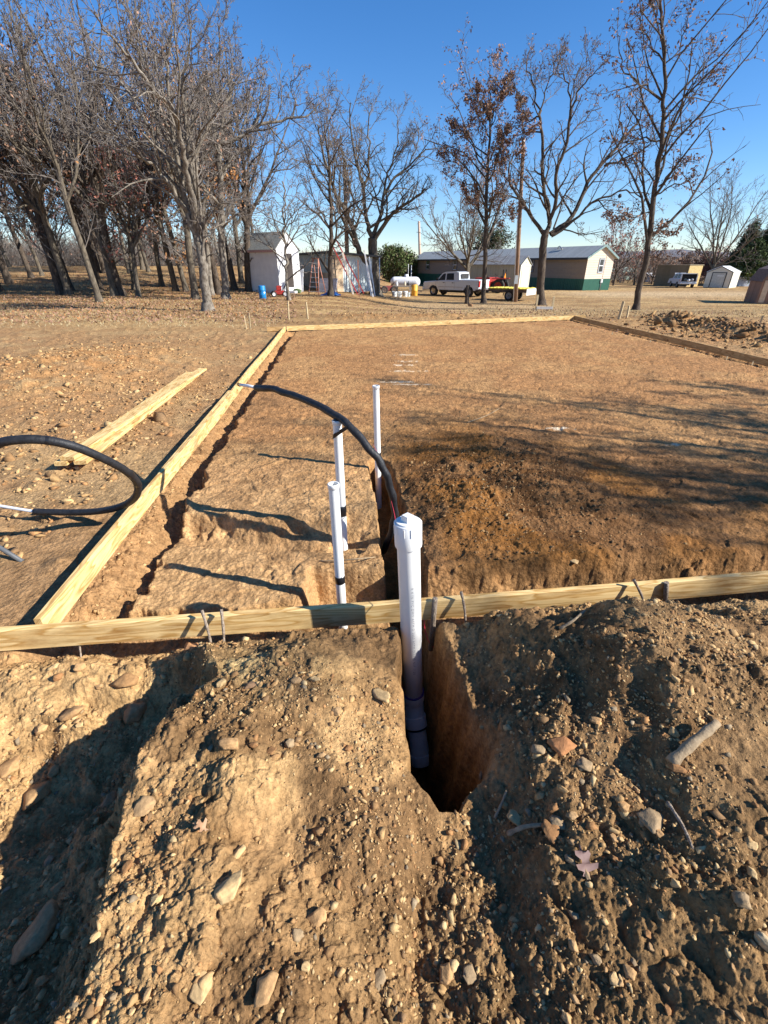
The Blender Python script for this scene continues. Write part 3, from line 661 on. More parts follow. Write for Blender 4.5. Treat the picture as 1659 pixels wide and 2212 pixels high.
small_stake(1336, 690, .62, 'wider pale stake right of the far corner at the foot of the leafy tree', r=.03); small_stake(1354, 686, .42, 'narrow pale stake nearest the foot of the leafy tree', r=.03)
small_stake(1441, 692, .01, 'low broken stub of wood in the dry grass right of the leafy tree', r=.06)
o = small_stake(1640//1, 702, .3, 'short pale stake among the clods outside the right board', r=.02)
# batter board by the oak
bb = hit(1157, 672); bb2 = bb+Vector((.78, -.12, 0))
t = thing('batter_board', 'two short stakes joined by a white rail in front of the oak trunk', 'batter board', bb)
mb = MB(); mb.box(-.045, .045, -.03, .03, -.1, .75, ch=.003); mb.build('stake', stakem, t)
d_ = bb2-bb; mb = MB(); mb.box(d_.x-.045, d_.x+.045, d_.y-.03, d_.y+.03, -.1, .68, ch=.003); mb.build('stake', stakem, t)
mb = MB(); mb.add([(.02, -.045, .10), (d_.x+.02, d_.y-.045, .10), (d_.x+.02, d_.y-.022, .10), (.02, -.022, .10), (.02, -.045, .22), (d_.x+.02, d_.y-.045, .22), (d_.x+.02, d_.y-.022, .22), (.02, -.022, .22)], [(3, 2, 1, 0), (4, 5, 6, 7), (0, 1, 5, 4), (1, 2, 6, 5), (2, 3, 7, 6), (3, 0, 4, 7)]); mb.build('rail', plain('white_rail', (.75, .7, .6), .7), t)
# ================================================================ pipes
pvc = plain('white_pvc', (.80, .79, .75), .35, var=.03, scale=9, spec=.45); pvcd = plain('dusty_pvc', (.62, .60, .57), .5, col2=(.72, .71, .69), scale=14, spec=.4)
tape = plain('black_tape', (.012, .012, .014), .3, spec=.5); primer = plain('purple_primer', (.07, .03, .16), .4); dark = plain('black_inside', (.03, .03, .03), .8)
def ax(a, b): # matrix with z from a to b
    q = (b-a).to_track_quat('Z', 'Y'); return Matrix.Translation(a) @ q.to_matrix().to_4x4()
top = Vector((.113, 1.885, .72)); bot_ = Vector((.176, 1.885, -.50))
t = thing('cleanout_pipe', 'tall thick white drain pipe with square headed screw cap in front of the board', 'drain pipe', bot_)
M0 = Matrix.Translation(-bot_) @ ax(bot_, top); Lp = (top-bot_).length
mb = MB(); mb.lathe([(.0, 0), (.0545, 0), (.057, .002), (.057, Lp-.06)], 48, M0); pp = mb.build('pipe', pvc, t)
mb = MB(); mb.lathe([(.0572, Lp-.13), (.066, Lp-.13), (.067, Lp-.125), (.067, Lp-.003), (.064, Lp), (.058, Lp), (.058, Lp-.012), (0, Lp-.012)], 48, M0); ad_ = mb.build('threaded_adapter', pvc, t); sharpen(ad_, 50)
mb = MB()
for k in range(12):
    a = 2*PI*k/12+.2; Mk = M0 @ Matrix.Rotation(a, 4, 'Z'); mb.box(.0665, .0695, -.0022, .0022, Lp-.055, Lp-.008, Mk, ch=.0008)
mb.build('ribs', pvc, ad_)
mb = MB(); mb.lathe([(0, Lp-.010), (.0575, Lp-.010), (.0575, Lp+.004), (.055, Lp+.007), (0, Lp+.006)], 40, M0); plug = mb.build('plug', pvc, t); sharpen(plug, 50)
mb = MB(); Mq = M0 @ Matrix.Rotation(.72, 4, 'Z'); 
vs = []; 
for zz, hs_ in ((Lp+.006, .0235), (Lp+.034, .021), (Lp+.036, .019)): vs += [(-hs_, -hs_, zz), (hs_, -hs_, zz), (hs_, hs_, zz), (-hs_, hs_, zz)]
fs = [(8, 9, 10, 11)]
for k in range(2):
    for i in range(4): fs.append((k*4+i, k*4+(i+1) % 4, k*4+4+(i+1) % 4, k*4+4+i))
mb.add(vs, fs, False, Mq); mb.build('square_head', pvc, plug)
# printed line of lettering down the pipe
inkm = plain('pipe_ink', (.27, .27, .28), .6)
fv_ = M0.to_3x3().inverted() @ Vector((.16, -1, 0)); ang = math.atan2(fv_.y, fv_.x)
cu_t = 'R 4 IN PVC DWV ASTM D 2665 ASTM D 1785 NSF 1120'
cu = bpy.data.curves.new('print', 'FONT'); cu.body = cu_t; cu.size = .0195; cu.align_x = 'CENTER'; cu.align_y = 'CENTER'; cu.space_character = 1.3
t_ = bpy.data.objects.new('tmp', cu); me = bpy.data.meshes.new_from_object(t_); bpy.data.objects.remove(t_)
Vt = np.array([v.co[:] for v in me.vertices]); mid = Lp*.5
for v in me.vertices:                     # wrap the line of print round the pipe wall
    s_ = v.co.y/.0575; a = ang+s_; z_ = mid-.05-v.co.x*1.02*(1.0 if True else 1)
    v.co = M0 @ Vector((.0573*math.cos(a), .0573*math.sin(a), z_))
me.materials.clear(); me.materials.append(inkm); me.name = 'printed_lettering'
put(bpy.data.objects.new('printed_lettering', me), t)
# lower fittings
e0 = Vector((0, 0, 0)); e1 = Vector((.012, -.035, -.13)); e2 = Vector((.05, -.175, -.37))
mb = MB(); mb.lathe([(.0575, .055), (.0655, .055), (.0665, .05), (.0665, -.005), (.061, -.02), (.0595, -.03)], 40, M0); ob = mb.build('coupling', pvcd, t); sharpen(ob, 50)
mb = MB(); mb.lathe([(.0578, .056), (.0662, .0565), (.0668, .049), (.0578, .049)], 40, M0); mb.build('primer_ring', primer, t)
mb = MB(); mb.tube(smoothpath([Vector((0, 0, .0)), Vector((.004, -.006, -.06)), e1, e1+(e2-e1)*.15], 5), .0605, 32); mb.build('elbow', pvcd, t)
Me = ax(e1, e2); Le = (e2-e1).length
mb = MB(); mb.lathe([(.06, -.01), (.0665, -.01), (.0675, 0), (.0675, .06), (.0665, .064), (.057, .064)], 40, Me); ob = mb.build('hub', pvcd, t); sharpen(ob, 50)
mb = MB(); mb.lathe([(.0572, .062), (.0572, .072)], 40, Me); mb.lathe([(.0685, .055), (.0685, .066), (.057, .067)], 40, Me); mb.build('dark_ring', tape, t)
mb = MB(); mb.lathe([(.0568, .05), (.0568, Le-.03)], 40, Me); mb.build('stub', pvcd, t)
mb = MB(); mb.lathe([(.057, Le-.06), (.0635, Le-.06), (.064, Le-.055), (.064, Le-.006), (.060, Le), (0, Le)], 40, Me); ob = mb.build('end_cap', pvcd, t); sharpen(ob, 50)
# the three thinner risers
def riser(label, xt, yt, xb, yb, Y, r, tz, collar, open_=True, zb=-.45):
    a = atY(xt, yt, Y); b = atY(xb, yb, Y); d_ = (b-a).normalized(); b = a+d_*((zb-a.z)/d_.z)
    t = thing('riser_pipe', label, 'drain pipe', b); M = Matrix.Translation(-b) @ ax(b, a); Lr = (a-b).length
    mb = MB(); mb.lathe([(r, 0), (r, Lr), (r*.86, Lr), (r*.86, Lr-.12), (0, Lr-.12)], 32, M); o = mb.build('pipe', pvc, t); sharpen(o, 50)
    if collar: mb = MB(); mb.lathe([(r*1.002, Lr-.028), (r*1.10, Lr-.026), (r*1.12, Lr-.002), (r*1.05, Lr+.002), (r*.9, Lr+.001)], 32, M); mb.build('collar', pvc, t)
    for z0, z1 in tz:
        h0 = Lr-(a.z-z0); mb = MB(); mb.lathe([(r*1.0, h0), (r*1.06, h0+.002), (r*1.07, h0+(z1-z0)*.5), (r*1.06, h0+(z1-z0)-.002), (r, h0+(z1-z0))], 28, M); mb.build('tape_band', tape, t)
    return t, a, M, Lr
def zat(x, y, Y): return atY(x, y, Y).z
r1 = riser('thinner white riser pipe nearest the front board, black tape band near its foot', 720, 1045, 737, 1288, 2.35, .0302, [(zat(732, 1258, 2.35), zat(732, 1243, 2.35))], True)
r2 = riser('white riser pipe strapped with tape to the arching black pipe', 728, 908, 741, 1148, 3.05, .0315, [(zat(742, 1113, 3.05), zat(742, 1091, 3.05))], True)
r3 = riser('farthest white riser pipe, slim, standing at the head of the trench', 812, 833, 817, 1035, 4.2, .0300, [(zat(818, 985, 4.2), zat(818, 977, 4.2))], True)
# black insulated water pipe, arching
foam = plain('black_foam', (.018, .018, .02), .55, var=.3, scale=30, spec=.35, bump=.2, bscale=60); pex = plain('white_pex', (.72, .74, .76), .35)
hp = [((828, 1195), 4.0), ((843, 1154), 3.55), ((853, 1111), 3.35), ((846, 1065), 3.2), ((830, 1015), 3.1), ((800, 972), 3.05), ((754, 920), 3.07), ((707, 886), 3.2), ((631, 853), 3.45), ((590, 841), 3.6), ((552, 837), 3.75)]
P_ = [atD(x, y, Zd) for (x, y), Zd in hp]; P_[0].z = -.42
t = thing('water_pipe', 'black foam covered water pipe arching out of the trench towards the left board', 'water pipe', P_[0])
o3 = P_[0]; sp3 = smoothpath([p-o3 for p in P_], 8); sp3 = [p+Vector((.004*math.sin(i*.9), .003*math.cos(i*.7), .004*math.sin(i*.53+1))) for i, p in enumerate(sp3)]
mb = MB(); mb.tube(sp3, [.0262+.0009*math.sin(i*1.7)+.0007*math.sin(i*.6) for i in range(len(sp3))], 18); mb.build('foam_sleeve', foam, t)
e_ = (sp3[-1]-sp3[-3]).normalized(); q_ = atD(517, 831, 3.88)-o3
mb = MB(); mb.tube([sp3[-1]-e_*.03, (sp3[-1]+q_)/2+Vector((0, 0, .004)), q_], .0125, 14); wp = mb.build('white_end', pex, t)
mb = MB(); mb.tube([q_-e_*.012, q_+e_*.012], .016, 12); mb.build('brass_fitting', plain('brass', (.4, .25, .08), .35, metal=.8), t)
mb = MB()                                  # the tape loop that ties it to the riser
c1 = atD(727, 938, 3.12)-o3; c2 = atD(752, 922, 3.07)-o3
for k in range(1):
    ring = []
    for j in range(25):
        a = 2*PI*j/24; ring.append(a)
    d_ = (c2-c1); L2 = d_.length; d_.normalize(); up = Vector((0, 0, 1)); side_ = d_.cross(up).normalized(); wv = (up+d_*.35).normalized()
    vs = []; n_ = 0
    for a in ring:
        ca, sa_2 = math.cos(a), math.sin(a); c_ = c1 if ca < 0 else c2; rr_ = .034 if ca < 0 else .027
        base_ = c_+d_*ca*rr_+side_*sa_2*rr_; tw_ = .018 if ca < 0 else .014
        vs += [base_-wv*tw_, base_+wv*tw_]; n_ += 1
    mb.add(vs, [(2*i, 2*i+2, 2*i+3, 2*i+1) for i in range(n_-1)], True)
mb.build('tape_strap', tape, t)
# the hoop on the left
hp = [((-70, 1010), 2.75), ((-10, 962), 2.6), ((40, 950), 2.58), ((99, 951), 2.62), ((159, 964), 2.7), ((218, 988), 2.85), ((270, 1016), 3.05), ((296, 1043), 3.25), ((294, 1071), 3.4), ((268, 1091), 3.52), ((222, 1103), 3.6), ((159, 1107), 3.66), ((75, 1105), 3.68)]
P_ = [atD(x, y, Zd) for (x, y), Zd in hp]
low = atZ(-150, 1190, -.1); P_ = [low, atD(-120, 1090, 3.1)]+P_
t = thing('water_pipe', 'big loop of black foam covered pipe reaching in from the left edge', 'water pipe', low)
o3 = low; sp3 = smoothpath([p-o3 for p in P_], 8)
mb = MB(); mb.tube(sp3, .0262, 18); fo = mb.build('foam_sleeve', foam, t)
e_ = sp3[-1]
mb = MB(); mb.tube(smoothpath([sp3[-2], sp3[-1], atD(30, 1098, 3.7)-o3, atD(-30, 1086, 3.75)-o3, atD(-90, 1060, 3.9)-o3], 5), .0125, 12); mb.build('white_end', pex, t)
for s_ in (40, 66, 72):
    i_ = min(s_, len(sp3)-3); mb = MB(); mb.tube([sp3[i_], sp3[i_+1]], .0272, 18, caps=False); mb.build('tape_band', tape, t)
a_ = atZ(-60, 1170, .03); b__ = atZ(46, 1206, -.03)
mb = MB(); mb.tube([Vector((a_.x, a_.y, .16)), (a_+b__)/2+Vector((0, 0, .05)), Vector((b__.x, b__.y, -.06))], .016, 14); o = mb.build('conduit', plain('grey_conduit', (.09, .095, .10), .5)); tag(o, 'short grey conduit poking into the dirt at the left edge, below the black loop', 'conduit')
# tracer wire
red = plain('red_wire', (.65, .05, .08), .4)
wp_ = [atD(800, 905, 4.3), atD(806, 960, 4.1), atD(829, 1010, 3.5), atD(842, 1070, 3.3), atD(855, 1130, 2.9), atD(868, 1180, 2.6)]
wp_ += [Vector((.12, 1.98, .0)), Vector((.2, 2.0, -.2))]
wp_ = [atD(806, 960, 4.1)*1, *wp_[2:5], Vector((.10, 1.97, .20)), Vector((.12, 2.02, -.06))]
mb = MB(); mb.tube(smoothpath(wp_, 6), .0022, 6); o = mb.build('tracer_wire', red); tag(o, 'thin red tracer wire rising along the trench beside the black arch', 'wire')
wp_ = [on_face(916, 1338, -.04)-Vector((0, 0, .0)), on_face(918, 1360, -.06), on_face(926, 1385, -.07), on_face(938, 1402, -.08), on_face(940, 1440, -.1)]
mb = MB(); mb.tube(smoothpath(wp_, 5), .0025, 6); o = mb.build('tracer_wire', red); tag(o, 'end of red wire hanging under the front board right of the big pipe', 'wire')
# sticks, leaf
barkd = plain('dry_stick', (.24, .17, .10), .9, col2=(.38, .28, .17), scale=50, bump=.2, bscale=120)
def lying(name, pts, r, label, cat='stick', mat=None):
    P_ = []
    for (x, y, up) in pts:
        p = hit(x, y); z_ = gzd(p.x, p.y)
        for _ in range(4): p = atZ(x, y, z_); z_ = .5*z_+.5*gzd(p.x, p.y)
        P_.append(Vector((p.x, p.y, z_+up)))
    return stick(name, P_, r, label, cat, mat or barkd)
lying('stick', [(1446, 1652, .01), (1490, 1618, .04), (1538, 1584, .06)], .021, 'thick weathered stick lying across the right hand spoil')
lying('stick', [(1208, 1362, .01), (1236, 1348, .02), (1262, 1326, .03)], .008, 'pale stripped twig on the dirt right of the trench, below the board')
lying('stick', [(1096, 1806, .015), (1130, 1796, .03), (1170, 1788, .02)], .009, 'short pale stick by the near rim of the trench')
lying('stick', [(1068, 1770, .01), (1082, 1742, .02), (1092, 1718, .03)], .006, 'thin bent twig standing at the right rim of the trench')
lying('stick', [(1438, 1740, .02), (1470, 1790, .02), (1492, 1840, .02)], .006, 'thin dark twig below the wide grey stone on the right', mat=twm)
lying('stick', [(1395, 1300, .03), (1420, 1308, .03), (1470, 1300, .03)], .006, 'thin pale root arching on the dirt at the foot of the leaning twig')
lying('stick', [(475, 875, .01), (455, 880, .02), (435, 893, .01)], .006, 'small bent twig on the clods left of the form')
lying('stick', [(1010, 914, .01), (1050, 900, .012), (1078, 884, .01)], .006, 'pale twig lying on the dirt pad right of the farthest riser')
lying('root', [(690, 1212, .0), (730, 1216, .02), (800, 1212, .03), (826, 1208, .03)], .006, 'thin cut root sticking out of the clay lip behind the front riser', 'root')
def oak_leaf(x, y, size, rz, label, mat):
    p = hit(x, y); z_ = gzd(p.x, p.y)
    for _ in range(4): p = atZ(x, y, z_); z_ = .5*z_+.5*gzd(p.x, p.y)
    out = [(0, -.5), (.05, -.35), (.2, -.3), (.12, -.2), (.36, -.12), (.42, .02), (.16, .02), (.12, .1), (.3, .25), (.26, .36), (.08, .28), (0, .5)]
    vs = [(0, y_, .05*math.sin(y_*5)) for _, y_ in out]; n = len(out)
    L1 = [(x_, y_, .12*abs(x_)+.08*math.sin(y_*9+x_*5)) for x_, y_ in out]; L2 = [(-x_*.9, y_+.03, .2*abs(x_)+.06*math.cos(y_*7)) for x_, y_ in out]
    mb = MB(); fs1 = [(i, i+1, n+i+1, n+i) for i in range(n-1)]; fs2 = [(i+1, i, 2*n+i, 2*n+i+1) for i in range(n-1)]
    mb.add([tuple(c*size for c in v) for v in vs+L1+L2], fs1+fs2, True); o = mb.build('dead_leaf', mat); o.location = (p.x, p.y, z_+size*.12); o.rotation_euler = (.5, .1, rz); tag(o, label, 'leaf'); return o
leafp = plain('dry_leaf', (.15, .09, .078), .7, col2=(.22, .14, .12), scale=30); leafb = plain('dry_leaf_brown', (.30, .16, .08), .7, col2=(.42, .26, .15), scale=30)
oak_leaf(1262, 1872, .10, .15, 'dull purple oak leaf lying curled in the right hand spoil', leafp)
oak_leaf(437, 1788, .06, 1.5, 'reddish dead leaf on the sunlit left mound', leafb)
oak_leaf(700, 1345, .06, 1.1, 'curled brown leaf tucked under the front board', leafb)
# ================================================================ trees
bark = plain('bark', (.075, .06, .045), .95, col2=(.18, .15, .11), scale=5, bump=.8, bscale=25, spec=.1, stretch=(3, 3, .8))
bark_l = plain('lichen_bark', (.10, .08, .06), .95, col2=(.27, .235, .19), scale=6, bump=.8, bscale=25, spec=.1, stretch=(2, 2, 1))
bark_d = plain('dark_bark', (.055, .042, .032), .95, col2=(.13, .10, .075), scale=5, bump=.8, bscale=25, spec=.1, stretch=(3, 3, .8))
twig_m = plain('twigs', (.125, .105, .09), .95, col2=(.21, .182, .158), scale=2, spec=.1)
twig_d = plain('dark_twigs', (.10, .078, .06), .95, col2=(.19, .15, .12), scale=2, spec=.1)
def leafmat(name, a, b_):
    return plain(name, a, .8, col2=b_, scale=3.5, spec=.2)
leaf_rus = leafmat('russet_leaves', (.20, .11, .07), (.34, .20, .13)); leaf_red = leafmat('red_leaves', (.28, .085, .06), (.40, .18, .13)); leaf_or = leafmat('orange_leaves', (.33, .15, .05), (.42, .22, .10))
leaf_cedar = leafmat('cedar_leaves', (.022, .038, .018), (.06, .085, .035)); leaf_gr = leafmat('green_leaves', (.05, .085, .025), (.14, .17, .05)); leaf_br = leafmat('cedar_brown', (.06, .06, .03), (.14, .11, .06))
def tubes(brs, mat, name, parent, k=None):
    """brs: list of (pts (n,3), radii (n,))"""
    grp = {}
    for P_, r in brs:
        kk = k or (9 if r[0] > .09 else (5 if r[0] > .025 else 3)); grp.setdefault((len(P_), kk), []).append((P_, r))
    Vs = []; Fs = []; off = 0
    for (n, kk), L_ in grp.items():
        P = np.array([a for a, _ in L_]); r = np.array([b for _, b in L_]); m = len(L_)
        T = np.empty_like(P); T[:, 1:-1] = P[:, 2:]-P[:, :-2]; T[:, 0] = P[:, 1]-P[:, 0]; T[:, -1] = P[:, -1]-P[:, -2]
        T /= np.linalg.norm(T, axis=-1, keepdims=True)+1e-9
        d0 = P[:, -1]-P[:, 0]; d0 /= np.linalg.norm(d0, axis=-1, keepdims=True)+1e-9
        ref = np.where((np.abs(d0[:, 2]) > .8)[:, None], np.array([1., 0, 0]), np.array([0, 0, 1.]))[:, None, :]
        N = ref-T*(T*ref).sum(-1, keepdims=True); N /= np.linalg.norm(N, axis=-1, keepdims=True)+1e-9; B = np.cross(T, N)
        a = 2*PI*np.arange(kk)/kk
        V = P[:, :, None, :]+(N[:, :, None, :]*np.cos(a)[None, None, :, None]+B[:, :, None, :]*np.sin(a)[None, None, :, None])*r[:, :, None, None]
        Vs.append(V.reshape(-1, 3))
        i = np.arange(n-1)[:, None]*kk; j = np.arange(kk)[None]; j2 = (j+1) % kk
        q = np.stack([i+j, i+j2, i+kk+j2, i+kk+j], -1).reshape(-1, 4)
        Fs.append((q[None]+(np.arange(m)*n*kk)[:, None, None]+off).reshape(-1, 4)); off += m*n*kk
    return arr_mesh(name, np.concatenate(Vs), np.concatenate(Fs), mat, parent, smooth=True)
def leafcloud(pts, size, mat, parent, rs_, name='leaves', cl=1):
    P = np.repeat(np.array(pts), cl, 0); n = len(P); P = P+rs_.normal(0, size*1.2, P.shape)*(1 if cl > 1 else .5)
    a = rs_.normal(size=(n, 3)); a /= np.linalg.norm(a, axis=1, keepdims=True); b_ = np.cross(a, rs_.normal(size=(n, 3))); b_ /= np.linalg.norm(b_, axis=1, keepdims=True)
    s = (size*rs_.uniform(.6, 1.3, n))[:, None]; nn = np.cross(a, b_)
    V = np.stack([P-a*s, P-b_*s*.5+nn*s*.15, P+a*s, P+b_*s*.5+nn*s*.15], 1).reshape(-1, 3)
    Fc = np.arange(n*4).reshape(n, 4); return arr_mesh(name, V, Fc, mat, parent)
class Tree:
    def __init__(s, seed, wander=.16, up=.10, spread=(25, 60), twig=.0065): s.rs = np.random.RandomState(seed); s.tr = []; s.cr = []; s.tips = []; s.w = wander; s.up = up; s.sp = spread; s.twig = twig
    def line(s, p, d, L_, r0, r1, n, w=None, up=None):
        P = [p]; d = d/np.linalg.norm(d); w = s.w if w is None else w; up = s.up if up is None else up
        for i in range(n):
            d = d+s.rs.normal(0, w, 3)+np.array([0, 0, up]); d /= np.linalg.norm(d); p = p+d*L_/n; P.append(p)
        return np.array(P), r0+(r1-r0)*np.linspace(0, 1, n+1)**.8
    def child_dir(s, d, ang, az):
        d = d/np.linalg.norm(d); ref = np.array([0, 0, 1.]) if abs(d[2]) < .9 else np.array([1., 0, 0])
        n = np.cross(d, ref); n /= np.linalg.norm(n); b_ = np.cross(d, n)
        return d*math.cos(ang)+(n*math.cos(az)+b_*math.sin(az))*math.sin(ang)
    def spawn(s, P, r, L_, lvl, cnts, ratio, t0=.25):
        """children along polyline P"""
        if lvl >= len(cnts): s.tips.append(P[-1]); return
        n = cnts[lvl]; N = len(P)-1; az0 = s.rs.uniform(0, 6.28)
        for i in range(n):
            t = t0+(1-t0)*(i+s.rs.uniform(.1, .9))/n; f = t*N; k = min(int(f), N-1); q = P[k]+(P[k+1]-P[k])*(f-k); rr_ = r[k]+(r[k+1]-r[k])*(f-k)
            d = s.child_dir(P[k+1]-P[k], math.radians(s.rs.uniform(*s.sp)), az0+i*2.4+s.rs.uniform(-.5, .5))
            l = L_*ratio*(1.15-.6*t)*s.rs.uniform(.7, 1.25); cr_ = max(s.twig, min(rr_*.62, .035*l+.006))
            ns = 5 if lvl < 1 else (4 if lvl < 2 else 3)
            CP, CR = s.line(q, d, l, cr_, max(s.twig*.7, cr_*.3), ns, s.w*(1+.35*lvl))
            (s.tr if cr_ > .035 else s.cr).append((CP, CR)); s.spawn(CP, CR, l, lvl+1, cnts, ratio, .2)
        s.tips.append(P[-1])
    def limb(s, pts, r0, r1, cnts=(7, 6, 5, 3), ratio=.5, t0=.15, L_=None, kids=True):
        P = np.array([list(p) for p in smoothpath(pts, 4)]); P[1:-1] += s.rs.normal(0, .06 if r0 < .12 else .025, P[1:-1].shape)
        r = r0+(r1-r0)*np.linspace(0, 1, len(P))**.85; s.tr.append((P, r))
        if kids:
            l = L_ or float(np.linalg.norm(np.diff(P, axis=0), axis=1).sum()); s.spawn(P, r, l, 0, cnts, ratio, t0)
    def make(s, name, label, group=None, loc=(0, 0, 0), bm=None, tm=None, leaves=None, rz=0, cat='tree', flare=True):
        t = thing(name, label, cat, loc, rz, group)
        tubes(s.tr, bm or bark, 'trunk', t); 
        if s.cr: tubes(s.cr, tm or twig_m, 'crown', t)
        for (mat, frac, size, cl, lo_) in (leaves or []):
            T = np.array(s.tips); k = s.rs.uniform(0, 1, len(T)) < frac
            if lo_ is not None: k &= (T[:, 2] > lo_[0]) & (T[:, 2] < lo_[1])
            if k.sum(): leafcloud(T[k], size, mat, t, s.rs, cl=cl)
        return t
def copy_tree(o, loc, rz, sc_=1., label=None, group=None):
    r = o.copy(); C.objects.link(r); r.location = loc; r.rotation_euler = (o.rotation_euler[0], o.rotation_euler[1], rz); r.scale = (sc_, sc_, sc_*1.0)
    if label: r['label'] = label
    if group: r['group'] = group
    for ch in o.children:
        c = ch.copy(); C.objects.link(c); c.parent = r
        for g_ in ch.children:
            d = g_.copy(); C.objects.link(d); d.parent = c
    return r
def hero_pts(cr_, ox, oy, k, Y, jitter, rs_, base):
    """polylines given in a picture become limbs at the tree's distance, bent toward and away from the viewer"""
    out = []; n = len(cr_); dz = 0; slope = rs_.uniform(-jitter, jitter)
    for i, (x, y) in enumerate(cr_):
        out.append(atY(ox+x*k, oy+y*k, Y+slope*i)-base)
    return out
def hero(seed, base_px, limbs, frame, r0, name, label, bm=None, tm=None, leaves=None, cnts=(6, 5, 4, 3), jitter=.35, ratio=.45, flat=0., tw=.010, sp_=(25, 60), up=.06, Y=None):
    ox, oy, k = frame; b_ = hit(ox+base_px[0]*k, oy+base_px[1]*k); T = Tree(seed, .17, up, sp_, tw); T.rs = np.random.RandomState(seed)
    Y = b_.y; starts = {}
    for li, (pts, ra, rb, kids, *rest) in enumerate(limbs):
        P_ = []; key0 = tuple(pts[0]); y0 = starts.get(key0, 0.); sl = T.rs.uniform(-jitter, jitter) if li else 0.
        for i, (x, y) in enumerate(pts):
            yo = y0+sl*i; starts.setdefault((x, y), yo) if i else None
            P_.append(atY(ox+x*k, oy+y*k, Y+yo)-b_)
        if li == 0: P_[0].z = -.15
        rad = [ra, rb]
        cc = list(rest[0] if rest else cnts); cc[0] += 3; cc[1] += 1; cc[2] += 1
        T.limb(P_, ra, rb, cnts=tuple(cc), ratio=ratio, t0=.12, kids=kids)
    if r0:  # root flare
        T.tr.append((np.array([[0, 0, -.2], [0, 0, .05], [0.0, 0, .35]]), np.array([r0*1.75, r0*1.3, r0*.98])))
    return T.make(name, label, None, b_, bm, tm, leaves)
F6 = (932.7, 0., .4378); F5 = (438.9, 109.7, .3307); F4 = (0, 0, .3307)
c3 = (6, 5, 4)
# oak in the middle right
hero(11, (538, 1505), [
 ([(538, 1500), (545, 1300), (555, 1180), (565, 1140)], .27, .22, False),
 ([(560, 1165), (480, 1050), (400, 930), (378, 840), (400, 770)], .13, .03, True, (5, 4, 4)),
 ([(565, 1150), (582, 1080), (560, 960), (545, 850), (545, 700), (530, 570)], .15, .075, True, (6, 4, 3)),
 ([(530, 570), (505, 420), (470, 340), (478, 290)], .06, .02, True, (6, 5, 4)),
 ([(530, 575), (465, 590), (425, 470), (400, 390)], .05, .02, True, (6, 5, 3)),
 ([(530, 570), (560, 450), (600, 330), (630, 250)], .05, .015, True, (6, 5, 4)),
 ([(578, 1100), (612, 1000), (615, 860), (665, 700), (685, 540)], .13, .07, True, (6, 4, 3)),
 ([(685, 540), (665, 420), (620, 350), (640, 250)], .055, .018, True, (6, 5, 4)),
 ([(685, 540), (740, 430), (800, 360), (845, 310)], .055, .018, True, (6, 5, 4)),
 ([(685, 545), (710, 400), (765, 290), (770, 245)], .045, .015, True, (6, 5, 4)),
 ([(665, 700), (740, 600), (840, 530)], .045, .02, True, (5, 4, 3)),
 ([(585, 1155), (690, 1070), (770, 900), (850, 800), (950, 680), (1020, 600)], .15, .06, True, (6, 4, 3)),
 ([(1020, 600), (1040, 520), (1020, 430)], .05, .015, True, (6, 5, 3)),
 ([(850, 820), (960, 780), (1040, 740), (1085, 700)], .07, .02, True, (6, 5, 3)),
 ([(950, 680), (925, 560), (935, 480)], .05, .015, True, (5, 4, 3)),
 ([(590, 1165), (700, 1085), (820, 985), (950, 950), (1070, 955)], .10, .025, True, (6, 5, 3)),
 ([(820, 985), (900, 1080), (960, 1110)], .04, .015, True, (4, 4, 3)),
 ([(600, 1130), (650, 975), (700, 990)], .06, .03, True, (3, 3, 3)),
 ([(700, 1085), (745, 1140)], .03, .01, True, (3, 3, 2)),
 ([(470, 1045), (430, 1000), (480, 990)], .03, .02, True, (3, 3, 2))],
 F6, .30, 'oak_tree', 'spreading bare oak with thick forked trunk behind the small white railed batter board', bm=bark_d, tm=twig_d, leaves=[(leaf_rus, .08, .07, 2, None)], jitter=.35)
# slim leafy tree leaning right
hero(12, (1005, 1530), [
 ([(1005, 1530), (1050, 1300), (1078, 1150), (1098, 950), (1115, 850), (1140, 620), (1145, 480), (1150, 300), (1132, 100), (1125, -40), (1130, -160)], .17, .03, True, (16, 5, 3)),
 ([(1140, 490), (1060, 420), (985, 385), (935, 300), (912, 170)], .06, .015, True, (7, 4, 3)),
 ([(1138, 700), (1200, 600), (1262, 450), (1330, 330), (1400, 240)], .06, .012, True, (7, 4, 3)),
 ([(1262, 470), (1340, 410), (1440, 370)], .03, .01, True, (5, 3, 3)),
 ([(1120, 920), (1200, 820), (1290, 800)], .045, .012, True, (6, 4, 3)),
 ([(1105, 960), (1220, 900), (1285, 865)], .045, .012, True, (6, 4, 3)),
 ([(1150, 300), (1210, 270), (1262, 100), (1270, 20)], .04, .01, True, (7, 4, 3)),
 ([(1150, 320), (1070, 200), (1030, 150), (1040, 40)], .04, .01, True, (7, 4, 3)),
 ([(1132, 120), (1090, 20), (1080, -80)], .03, .01, True, (6, 4, 3)),
 ([(1135, 720), (1060, 680), (960, 700), (880, 740)], .05, .012, True, (7, 4, 3)),
 ([(1088, 1040), (1000, 1060), (890, 1070)], .045, .012, True, (7, 4, 3)),
 ([(1070, 1190), (1130, 1140), (1200, 1150)], .035, .012, True, (6, 4, 3)),
 ([(1140, 620), (1200, 680), (1300, 620)], .04, .01, True, (6, 4, 3)),
 ([(1100, 900), (1020, 800), (960, 800)], .04, .01, True, (6, 4, 3))],
 F6, .18, 'oak_tree', 'tall slim tree with clinging brown leaves, leaning right, alone in the right foreground', bm=bark_d, tm=twig_d, leaves=[(leaf_rus, .6, .07, 3, (1.5, 5.0)), (leaf_rus, .25, .075, 2, (5, 14))], jitter=.3, cnts=(5, 4, 3), ratio=.38)
